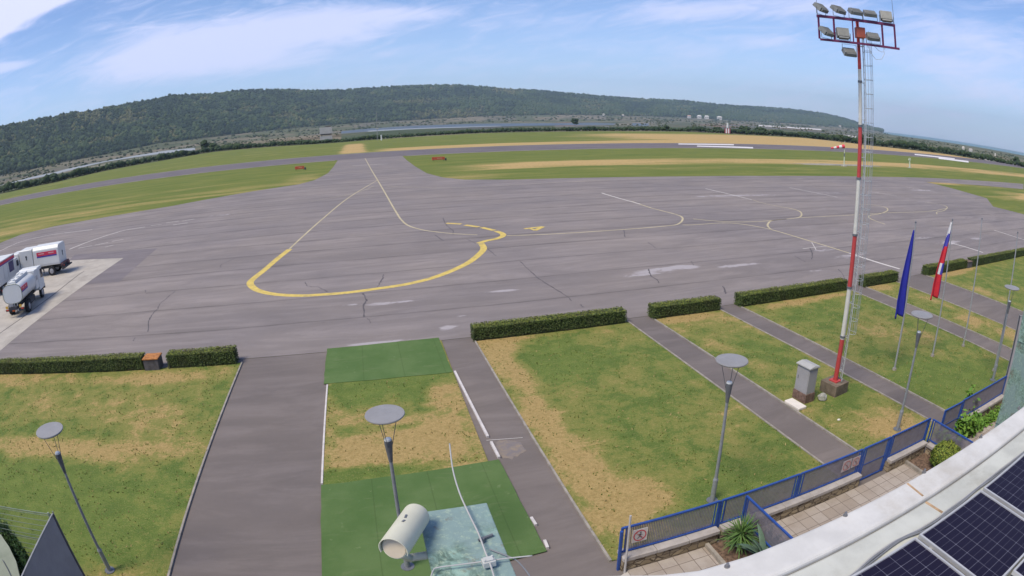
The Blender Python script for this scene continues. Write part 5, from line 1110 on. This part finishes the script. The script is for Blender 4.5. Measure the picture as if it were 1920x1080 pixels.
# control hut on legs, far left of centre
D = DIST(612, 264.5); tw = far_thing('control_hut', 'blocky grey raised hut beyond the runway, below the hill', 'building', 612, 264.5); k = D / 617.0 / 1.0
u = D * .00093                           # metres per photo pixel there
M_HUT = pmat('hut_grey', (.42, .40, .37), .85, .08, .3, dirt=(.22, .2, .18), dirt_amt=.6); M_HUT2 = pmat('hut_shadow_gap', (.10, .09, .075), .9, .2, .5)
mb = MB(); mb.box((0, 0, 5.4 * u), (22 * u, 12 * u, 8.2 * u)) ; mb.obj('lower_storey', M_HUT, tw)
mb = MB(); mb.box((0, 0, 12.6 * u), (20 * u, 10 * u, 2.6 * u)); mb.obj('recessed_gap', M_HUT2, tw); mb = MB(); mb.box((0, 0, 19.5 * u), (22.5 * u, 13 * u, 11.5 * u)); mb.obj('upper_storey', M_HUT, tw)
mb = MB(); mb.box((4 * u, 0, 26.2 * u), (10 * u, 6 * u, 2.4 * u)); mb.obj('roof_plant', M_HUT2, tw)
for s in (-1, 1):
    for s2 in (-1, 1): mb = MB(); mb.box((s * 9 * u, s2 * 4.5 * u, .8 * u), (1.2 * u, 1.2 * u, 1.8 * u)); mb.obj('pillar', M_HUT2, tw)
D = DIST(708, 263); u = D * .00093; an = far_thing('antenna_mast', 'slender lattice antenna mast with red top beyond the runway', 'antenna', 708, 263)
mb = MB()
for s in (-1, 1):
    for s2 in (-1, 1): mb.bar((s * .8 * u, s2 * .8 * u, 0), (s * .35 * u, s2 * .35 * u, 52 * u), .22 * u * 1.4)
z = 0
while z < 50: mb.bar((-.7 * u, -.7 * u, z * u), (.6 * u, -.6 * u, (z + 4) * u), .14 * u); mb.bar((.7 * u, .7 * u, z * u), (-.6 * u, .6 * u, (z + 4) * u), .14 * u); z += 4
mb.obj('lattice', pmat('lattice_grey', (.28, .28, .28), .6, .1, 1), an); mb = MB(); mb.box((0, 0, 22 * u), (5.5 * u, 2 * u, 1.6 * u)); mb.obj('platform', M_HUT, an)
an2 = far_thing('marker_post', 'short white post just right of the antenna mast', 'post', 715, 263); mb = MB(); mb.box((0, 0, 4.5 * u), (2.4 * u, 2.2 * u, 9 * u)); mb.box((0, 0, 9.6 * u), (3.2 * u, 2.6 * u, 1.2 * u)); mb.obj('post', M_TW, an2)
D = DIST(1364, 250); u = D * .00093; bh = far_thing('beacon_hut', 'red and white striped hut with a white cylinder on top, beyond the dry grass', 'hut', 1364, 250)
mb = MB()
for i in range(5): mb.box(((i - 2) * 2.0 * u, 0, 5.2 * u), (2.0 * u, 7 * u, 9 * u), mi=i % 2)
mb.obj('striped_body', [pmat('hut_red', (.30, .07, .09), .7, .1, 1), M_TW], bh); mb = MB(); mb.cyl((0, 0, 9.7 * u), (0, 0, 19 * u), 1.9 * u, 1.9 * u, 14); smooth_angle(mb.obj('cylinder', M_TW, bh)); mb = MB(); mb.box((0, 0, 10 * u), (10.6 * u, 7.6 * u, .7 * u)); mb.obj('roof', M_HUT2, bh)

# ------------------------------------------------------------------ shrub belt beyond the airfield
M_SHR = leaf_mat('shrub_belt_leaves', (0.016, 0.034, 0.014), (0.042, 0.066, 0.022), (0.030, 0.048, 0.02), .8)
ICO = [(0, -.5257, .8507), (0, .5257, .8507), (0, -.5257, -.8507), (0, .5257, -.8507), (-.5257, .8507, 0), (.5257, .8507, 0), (-.5257, -.8507, 0), (.5257, -.8507, 0), (-.8507, 0, .5257), (.8507, 0, .5257), (-.8507, 0, -.5257), (.8507, 0, -.5257)]
ICO = [(a, c, b) for a, b, c in ICO]
import bmesh as _bm
def ico(sub):
    bm = _bm.new(); _bm.ops.create_icosphere(bm, subdivisions=sub, radius=1); v = np.array([x.co[:] for x in bm.verts]); f = np.array([[y.index for y in x.verts] for x in bm.faces]); bm.free(); return v, f
ICO1, ICO2 = ico(1), ico(2)
def clumps(name, C, rad, mats, mi=None, sub=ICO1, jit=.32, flat=.8, seed=1):
    """one mesh of many ragged leaf clumps; C (n,3), rad (n,)"""
    g = np.random.default_rng(seed); V0, F0 = sub; n = len(C); nv = len(V0)
    V = V0[None] * (1 + g.uniform(-jit, jit, (n, nv, 1))); V = V * np.array(rad)[:, None, None]; V[:, :, 2] *= flat
    a = g.uniform(0, 6.28, n); ca_, sa_ = np.cos(a)[:, None], np.sin(a)[:, None]; x, y = V[:, :, 0].copy(), V[:, :, 1].copy(); V[:, :, 0] = x * ca_ - y * sa_; V[:, :, 1] = x * sa_ + y * ca_
    V += np.asarray(C)[:, None, :]; F = (F0[None] + (np.arange(n) * nv)[:, None, None]).reshape(-1, 3)
    me = bpy.data.meshes.new(name); me.vertices.add(n * nv); me.vertices.foreach_set('co', V.reshape(-1).astype(np.float32)); me.loops.add(len(F) * 3); me.loops.foreach_set('vertex_index', F.reshape(-1).astype(np.int32)); me.polygons.add(len(F)); me.polygons.foreach_set('loop_start', np.arange(0, len(F) * 3, 3, dtype=np.int32)); me.polygons.foreach_set('loop_total', np.full(len(F), 3, np.int32))
    for m in mats: me.materials.append(m)
    if mi is not None: me.polygons.foreach_set('material_index', np.repeat(np.asarray(mi, np.int32), len(F0)))
    me.update(calc_edges=True); o = bpy.data.objects.new(name, me); col.objects.link(o); return o
C, Rd = [], []
bw = [G(x, y) for x, y in band_px]
hb = [11, 10.5, 9.5, 9, 8, 6.5, 5.5, 5, 5.5, 6, 6, 6, 7.5, 8.5, 9.5, 9, 7]      # band height in photo pixels
for i in range(len(bw) - 1):
    a, b_ = Vector(bw[i]), Vector(bw[i + 1]); L = (b_ - a).length
    n = int(L * 3.2)
    for _ in range(n):
        t_ = random.random(); q = a.lerp(b_, t_); dist = q.length; hgt = (hb[i] * (1 - t_) + hb[i + 1] * t_) * dist * .00093; dep = random.random()
        d = q.normalized(); q2 = q + d * (3 + dep * 28); hh = hgt * random.uniform(.35, .95) * (1 - .15 * dep) * (.85 + .5 * (mnoise.noise(Vector((q.x * .05, q.y * .05, 0))) + .5))
        C.append((q2.x, q2.y, hh * .8 - .3)); Rd.append(hh * random.uniform(.35, .6) + .5)
struct(clumps('shrub_belt', np.array(C), Rd, [M_SHR], seed=3), 'stuff', 'dark green belt of scrub along the far side of the airfield')
def far_tree(px, py, hpx, wpx, label, dark=True, lift=0):
    D_ = DIST(px, py); u = D_ * .00093; g = G(px, py); r = thing('tree', label, 'tree', (g[0], g[1], -.3), 0, 'single trees beyond the airfield')
    m_ = MB(); m_.tube([(0, 0, 0), (.1 * u, 0, hpx * u * .35), (0, .1 * u, hpx * u * .7)], [.45 * u, .35 * u, .2 * u], 7); m_.obj('trunk', M_STEM, r)
    nn = 34; Cc = []; Rr = []
    for _ in range(nn):
        v = Vector((random.gauss(0, 1), random.gauss(0, 1), random.gauss(0, 1))).normalized() * random.uniform(.3, 1) ** .6
        Cc.append((v.x * wpx / 2 * u, v.y * wpx / 2 * u, (hpx * .6 + v.z * hpx * .36) * u)); Rr.append(u * min(hpx, wpx) * random.uniform(.13, .24))
    o = clumps('crown', np.array(Cc), Rr, [M_SHR], sub=ICO2, jit=.25, seed=int(px)); o.parent = r
for i, a in enumerate([(1078, 236, 15, 13, 'small dark isolated tree on the flats right of the lagoon'), (385, 284, 20, 16, 'rounded tree at the end of the bright canal on the left'), (400, 283, 16, 14, 'lower bushy tree right beside the one at the canal end'), (1345, 248, 10, 14, 'dark bush tree just left of the striped hut'), (1395, 250, 13, 26, 'broad dark tree just right of the striped hut'), (1425, 252, 13, 26, 'broad dark tree in the middle of the clump right of the striped hut'), (1455, 254, 10, 24, 'lower dark tree at the right end of the clump by the striped hut'), (1578, 268, 16, 10, 'dark tree showing above the windsock'), (1616, 272, 20, 12, 'dark tree seen through the mast ladder'), (1635, 273, 22, 14, 'pale-stemmed tall tree just right of the mast'), (1250, 246, 12, 8, 'thin reddish tree in the middle distance left of the white houses'), (1690, 277, 14, 16, 'bushy tree right of the mast near the salt flats'), (1730, 281, 12, 14, 'dark low tree farther right of the mast'), (1905, 309, 14, 12, 'dark tree at the far right end of the airfield')]): far_tree(*a)

# ------------------------------------------------------------------ water, canals and flats
M_WAT = bpy.data.materials.new('lagoon_water'); M_WAT.use_nodes = True
t_ = NT(M_WAT.node_tree); b_ = M_WAT.node_tree.nodes['Principled BSDF']; b_.inputs['Base Color'].default_value = (.06, .075, .08, 1); b_.inputs['Roughness'].default_value = .42; b_.inputs['Specular IOR Level'].default_value = .5
bump(t_, b_, t_.noise(t_.pos(), .3, 4, .6), .25, .3)
def parcel_mat(name, cols, sx=.011, sy=.0028, rot=.35, seed=0.0):
    """old salt works: long narrow parcels, each with its own ground"""
    m, t, b = new_mat(name); p = t.pos(); X, Y, Z = t.sep(p)
    u = t.m('SUBTRACT', t.m('MULTIPLY', X, math.cos(rot)), t.m('MULTIPLY', Y, math.sin(rot))); v = t.m('ADD', t.m('MULTIPLY', X, math.sin(rot)), t.m('MULTIPLY', Y, math.cos(rot)))
    vo = t.new('ShaderNodeTexVoronoi', feature='F1', distance='CHEBYCHEV'); t.put(vo.inputs['Vector'], t.comb(t.m('MULTIPLY', u, sx), t.m('MULTIPLY', v, sy), seed)); vo.inputs['Scale'].default_value = 1.0; vo.inputs['Randomness'].default_value = .8
    r = t.new('ShaderNodeValToRGB'); r.color_ramp.interpolation = 'CONSTANT'; t.put(r.inputs[0], t.sep(vo.outputs['Color'])[0]); e = r.color_ramp.elements
    while len(e) < len(cols): e.new(.5)
    for i, c_ in enumerate(cols): e[i].position = i / len(cols); e[i].color = (*c_, 1)
    n = t.noise(t.comb(t.m('MULTIPLY', u, .03), t.m('MULTIPLY', v, .006), seed), 1.0, 6.0, .7, .5); c = t.mix(t.m('MULTIPLY', t.ss(n, .50, .62), .8), r.outputs[0], (.045, .06, .03)); c = t.mix(t.m('MULTIPLY', t.ss(n, .42, .30), .6), c, (.20, .17, .115))
    t.put(b.inputs['Base Color'], c); b.inputs['Roughness'].default_value = .95; b.inputs['Specular IOR Level'].default_value = .1; return m
M_CAN = pmat('pale_mud_canal', (.27, .29, .30), .6, .1, .02, objspace=False)
M_TAN = parcel_mat('tan_flats', [(.15, .13, .085), (.10, .105, .055), (.19, .16, .11), (.075, .085, .045), (.16, .15, .13), (.13, .10, .065)]); M_GRF = parcel_mat('grey_flats', [(.15, .15, .14), (.10, .11, .08), (.20, .18, .15), (.11, .12, .12), (.17, .12, .10), (.13, .14, .10)], seed=3.3); M_SALT = pmat('salt_white', (.52, .5, .48), .8, .12, .02, objspace=False); M_MRS = parcel_mat('marsh_green', [(.07, .09, .05), (.055, .075, .04), (.09, .10, .06), (.08, .085, .075)], seed=6.1)
def far_poly(name, lst, z, mat, kind='structure'):
    m_ = MB(); m_.sheet([G(x, y, z) for x, y in lst], z); return struct(m_.obj(name, mat), kind)
far_poly('tan_flats', [(-40, 358), (0, 349), (100, 328), (200, 304), (300, 289), (365, 284), (460, 277), (560, 268), (640, 262), (640, 245), (560, 255), (460, 265), (365, 274), (300, 283), (200, 297), (100, 321), (0, 343), (-40, 352)][:], -.20, M_TAN)
far_poly('canal', [(-20, 354), (0, 348), (100, 327.5), (200, 303), (300, 288.5), (340, 284), (366, 281.5), (365, 277), (340, 279.5), (300, 283.5), (200, 298.5), (100, 323.5), (0, 344.5), (-20, 350)], -.10, M_CAN)
far_poly('marsh', [(640, 262), (760, 252), (900, 245), (1040, 243), (1280, 243), (1420, 246), (1420, 238), (1280, 236), (1150, 236), (1040, 237), (900, 238), (760, 242), (640, 252)], -.16, M_MRS)
far_poly('mud_bank', [(1040, 238), (1150, 238), (1280, 238), (1420, 240), (1620, 256), (1620, 247), (1500, 237), (1420, 233.5), (1280, 230), (1150, 229), (1040, 230)], -.12, M_GRF)
far_poly('water', [(640, 250.5), (700, 246), (760, 242), (900, 238), (1040, 235.3), (1150, 234), (1155, 231.5), (1040, 231), (900, 232), (760, 236.5), (700, 240.5), (640, 246)], -.08, M_WAT)
far_poly('mud_strip', [(690, 247), (760, 242.8), (850, 239.6), (940, 237), (940, 236), (850, 238.2), (760, 241.2), (690, 245)], -.04, M_CAN)
far_poly('pool', [(1183, 235.5), (1216, 235.7), (1216, 231.5), (1186, 231.2)], -.06, M_WAT)
far_poly('salt_strip', [(1420, 236), (1470, 239.5), (1540, 244), (1540, 241.8), (1470, 237.2), (1420, 233.9)], -.06, M_SALT)
far_poly('salt_strip', [(1582, 260), (1606, 262.6), (1606, 256), (1582, 252.5)], -.06, M_SALT)
for q in ([(1636, 266), (1675, 270), (1660, 265), (1640, 262)], [(1732, 280), (1752, 283), (1748, 279.5), (1736, 278)], [(1778, 287), (1798, 290), (1794, 285), (1778, 283)], [(1832, 297), (1862, 303), (1858, 298.5), (1834, 293)]):
    far_poly('salt_pan', q, -.06, M_SALT)
far_poly('sea', [(1645, 248.5), (1700, 256.5), (1800, 270.5), (1900, 288), (2000, 308), (2000, 304), (1920, 287.6), (1800, 265.9), (1720, 254.4), (1645, 246.9)], -.05, pmat('sea_water', (.10, .20, .21), .4, .1, .001, objspace=False))
def hbox(px, py, w, h, label, roofc, wallc=(.6, .58, .55), name='house', cat='house', z0=None, D=None):
    g = pixray(px, py)
    if D: a_ = math.atan2(g.x, g.y); D = float(np.interp(a_, DB_a, DB_d)) * .99; z0 = hillpt(a_, 0)[1] - 1.5
    D = D or DIST(px, py); t_ = D / math.hypot(g.x, g.y); z = CAM_H + g.z * t_ if z0 is None else z0; u = D * .00093
    r = thing(name, label, cat, (g.x * t_, g.y * t_, z), math.atan2(-g.x, g.y))
    W, H, Dp = w * u, h * u, w * u * .7
    m_ = MB(); m_.box((0, 0, H * .36 - 1.5), (W, Dp, H * .72 + 3)); m_.obj('wall', pmat('house_wall', wallc, .8, .05, .1), r)
    m_ = MB(); m_.add([(-W * .56, -Dp * .56, H * .72), (W * .56, -Dp * .56, H * .72), (W * .56, Dp * .56, H * .72), (-W * .56, Dp * .56, H * .72), (-W * .3, 0, H), (W * .3, 0, H)], [(3, 2, 1, 0), (0, 1, 5, 4), (2, 3, 4, 5), (1, 2, 5), (3, 0, 4)]); m_.obj('roof', pmat('house_roof', roofc, .8, .1, .1), r)
    for sx_ in (-.28, .05, .3): m_ = MB(); m_.box((W * sx_, -Dp * .5 - .02 * W, H * .36), (W * .12, .03 * W, H * .26)); m_.obj('window', M_TGL, r)

# ------------------------------------------------------------------ hills
ridge_px = [(-120, 262), (-60, 250), (0, 238), (60, 227), (100, 219), (140, 211), (170, 208), (200, 202), (235, 196), (270, 190), (300, 185), (315, 179), (350, 178), (400, 176), (450, 170), (500, 168.5), (560, 168), (600, 170), (640, 169), (700, 165), (750, 162), (800, 160), (830, 159), (870, 160), (900, 162), (950, 166), (1000, 169), (1050, 174), (1100, 178), (1150, 182), (1200, 186), (1280, 189), (1330, 195), (1380, 199), (1420, 201), (1480, 205), (1540, 213), (1580, 222), (1600, 228), (1625, 237), (1640, 241), (1656, 244.5)]
base_px = [(-120, 358), (0, 329), (60, 317), (100, 308), (200, 289), (300, 268), (400, 256.5), (520, 243), (633, 233), (773, 225), (923, 217), (1073, 215), (1273, 220), (1413, 228), (1600, 240), (1656, 247)]
ra = [azel(*p) for p in ridge_px]; ba = [azel(*p) for p in base_px]
RA = np.array(ra); BA = np.array(ba)
az = np.arange(RA[0, 0], RA[-1, 0], R(.16)); el_r = np.interp(az, RA[:, 0], RA[:, 1]); el_b = np.interp(az, BA[:, 0], BA[:, 1])
DB_a = np.radians([-45, -36, -20, -5, 10, 25, 38, 51]); DB_d = [1150, 1250, 1700, 2300, 3000, 3600, 4200, 4800]
D_b = np.interp(az, DB_a, DB_d); D_r = D_b * 1.28 + 250
NT_ = 34
def hillpt(a, t):
    eb = np.interp(a, BA[:, 0], BA[:, 1]); er = np.interp(a, RA[:, 0], RA[:, 1]); db = np.interp(a, DB_a, DB_d); dr = db * 1.28 + 250
    q = mnoise.noise(Vector((a * 16, t * 1.5, 0))) * .5 + mnoise.noise(Vector((a * 45, t * 3, 4))) * .25
    D_ = db + (dr - db) * t + q * 260 * math.sin(math.pi * min(1, t)) * (db / 2000)
    s = (t ** .92); e = eb + (er - eb) * s
    return D_, CAM_H + D_ * math.tan(e)
def hill_mat():
    m, t, b = new_mat('wooded_hillside'); p = t.pos(); n = t.noise(p, .004, 6, .65, .3); n2 = t.noise(p, .03, 5, .7)
    c = t.mix(t.ss(n, .35, .65), (.014, .022, .010), (.040, .046, .022)); c = t.mix(t.m('MULTIPLY', t.ss(n2, .55, .7), .5), c, (.10, .085, .05))
    t.put(b.inputs['Base Color'], c); b.inputs['Roughness'].default_value = .95; b.inputs['Specular IOR Level'].default_value = .1; return m
V = []; rows = NT_ + 4
for a in az:
    for j in range(NT_ + 1):
        D_, z = hillpt(a, j / NT_); V.append((D_ * math.sin(a), D_ * math.cos(a), z))
    D_, z = hillpt(a, 1.0)
    for k in (1, 2, 3): V.append(((D_ * (1 + .15 * k)) * math.sin(a), (D_ * (1 + .15 * k)) * math.cos(a), z - (z * .30 * k) - 5))
rr_ = NT_ + 4
F = [(i * rr_ + j, (i + 1) * rr_ + j, (i + 1) * rr_ + j + 1, i * rr_ + j + 1) for i in range(len(az) - 1) for j in range(rr_ - 1)]
mb = MB(); mb.add(V, F); struct(mb.obj('hill', hill_mat(), smooth=True))
# foot of the hill: flats rising gently to it
V = []
for a in az:
    db, z = hillpt(a, 0)
    for k in (0, .34, .67, 1.0): d_ = db * (.74 + .27 * k); V.append((d_ * math.sin(a), d_ * math.cos(a), -.6 + (z + .8) * k ** 1.2))
F = [(i * 4 + j, (i + 1) * 4 + j, (i + 1) * 4 + j + 1, i * 4 + j + 1) for i in range(len(az) - 1) for j in range(3)]
mb = MB(); mb.add(V, F); struct(mb.obj('hill_foot', parcel_mat('dry_foreshore', [(.15, .135, .09), (.10, .11, .06), (.18, .155, .11), (.13, .12, .09), (.09, .10, .055)], .008, .002, .3, 9.0), smooth=True))
# woodland crowns
M_W1 = leaf_mat('wood_dark', (.008, .018, .009), (.020, .038, .016), None, .9); M_W2 = leaf_mat('wood_mid', (.028, .050, .019), (.052, .078, .028), None, .9); M_W3 = leaf_mat('wood_scrub', (.075, .092, .034), (.125, .120, .055), None, .95)
C, Rd, Mi = [], [], []
a = az[0]
NW = 34000
for _ in range(NW):
    a = random.uniform(az[0], az[-1]); t = random.random() ** .9
    D_, z = hillpt(a, t); r_ = random.uniform(3.6, 8.6) * (D_ / 1900) ** .55
    n1 = mnoise.noise(Vector((a * 14, t * 5, 7))); n2 = mnoise.noise(Vector((a * 60, t * 16, 2)))
    if a < R(-18) and t > .55 and n1 + n2 * .6 > .05: k = 2
    elif R(5) < a < R(12) and t < .22 and n2 > -.25: k = 2
    elif a > R(34) and t < .6: k = 2 if n1 > .15 and random.random() < .6 else 1
    elif n1 + n2 * .7 > .42: k = 2
    elif R(8) < a < R(30) and n1 > .02 - .25 * (t < .5): k = 1 if random.random() < .8 else 2
    else: k = 1 if n2 + n1 * .8 > .02 or random.random() < .12 else 0
    if k == 2 and random.random() < .45: continue
    if k == 2: r_ *= .75
    if t > .965: r_ *= .8
    C.append((D_ * math.sin(a), D_ * math.cos(a), z + r_ * .25)); Rd.append(r_); Mi.append(k)
struct(clumps('woodland', np.array(C), Rd, [M_W1, M_W2, M_W3], Mi, jit=.28, flat=1.05, seed=9), 'stuff', 'dense woodland covering the long hill')
# scrub dots on the flats
C, Rd = [], []
for _ in range(4200):
    px = random.uniform(-20, 1900); yb = np.interp(px, [p[0] for p in band_px], [p[1] for p in band_px]); yt = np.interp(px, [p[0] for p in base_px] + [1920], [p[1] for p in base_px] + [292])
    py = yt + (yb - yt) * random.uniform(.12, .97); d = pixray(px, py)
    if d.z > -.0030: continue
    if 640 < px < 1155 and py < yb - 8: continue
    if px < 370 and abs(py - np.interp(px, [0, 100, 200, 300, 365], [346, 325.5, 301, 286, 279.5])) < 3.5: continue
    if mnoise.noise(Vector((px * .02, py * .2, 0))) < -.15: continue
    t = -CAM_H / d.z; u = t * .00093; r_ = u * random.uniform(.7, 2.3)
    C.append((d.x * t, d.y * t, r_ * .3 - .2)); Rd.append(r_)
struct(clumps('marsh_scrub', np.array(C), Rd, [leaf_mat('marsh_scrub', (.030, .048, .022), (.075, .08, .04), None, .95)], seed=12), 'stuff', 'scattered scrub over the salt flats')
C, Rd = [], []
for _ in range(1500):
    a = random.uniform(az[0], az[-1]); k = random.random() ** 1.3; db, z1 = hillpt(a, 0)
    if mnoise.noise(Vector((a * 22, k * 4, 3))) < -.1: continue
    d_ = db * (.74 + .27 * k); r_ = random.uniform(2.0, 5.5) * (db / 1900) ** .6; C.append((d_ * math.sin(a), d_ * math.cos(a), -.6 + (z1 + .8) * k ** 1.2 + r_ * .2)); Rd.append(r_)
struct(clumps('foreshore_scrub', np.array(C), Rd, [leaf_mat('foreshore_scrub', (.022, .036, .016), (.06, .072, .03), None, .95)], flat=.7, seed=14), 'stuff', 'scrub scattered over the foreshore below the hill')
for i, a in enumerate([(1292, 222, 7, 5, 'leftmost small white house at the foot of the hill', (.5, .3, .22)), (1311, 223, 8, 6, 'bright white house second from the left at the foot of the hill', (.6, .58, .55)), (1325, 223, 8, 6, 'white house in the middle of the row at the foot of the hill', (.6, .58, .55)), (1349, 225, 9, 6, 'rightmost and largest white house of the row at the foot of the hill', (.6, .56, .5))]): hbox(*a, D=3000)
hbox(1806, 282, 5, 7, 'narrow pale building at the far right beyond the airfield', (.45, .42, .38)); hbox(1820, 284, 7, 5, 'low pale building beside the narrow one at the far right', (.4, .36, .33)); hbox(1866, 292, 3, 4, 'tiny white hut at the far right edge of the field', (.5, .5, .48), name='hut', cat='hut')
hbox(1575, 235, 5, 3, 'small pale house on the shore left of the mast', (.5, .4, .35), D=3200); hbox(1132, 219, 4, 3, 'tiny white house at the hill foot above the flats', (.55, .5, .45), D=2900); hbox(1168, 218, 4, 3, 'tiny tan house right of the tiny white one at the hill foot', (.5, .4, .3), D=2900)

# ------------------------------------------------------------------ summer haze
HZ = True
if HZ:
    mb = MB(); mb.box((800, 3000, 250.3 - .8), (17000, 8400, 502.0))
    m = bpy.data.materials.new('haze'); m.use_nodes = True; nt = m.node_tree; nt.nodes.clear(); o_ = nt.nodes.new('ShaderNodeOutputMaterial'); v_ = nt.nodes.new('ShaderNodeVolumePrincipled'); v_.inputs['Color'].default_value = (.66, .84, .98, 1); v_.inputs['Density'].default_value = .000095; v_.inputs['Anisotropy'].default_value = .2; nt.links.new(v_.outputs[0], o_.inputs['Volume'])
    struct(mb.obj('haze', m), 'stuff', 'thin bluish summer haze')
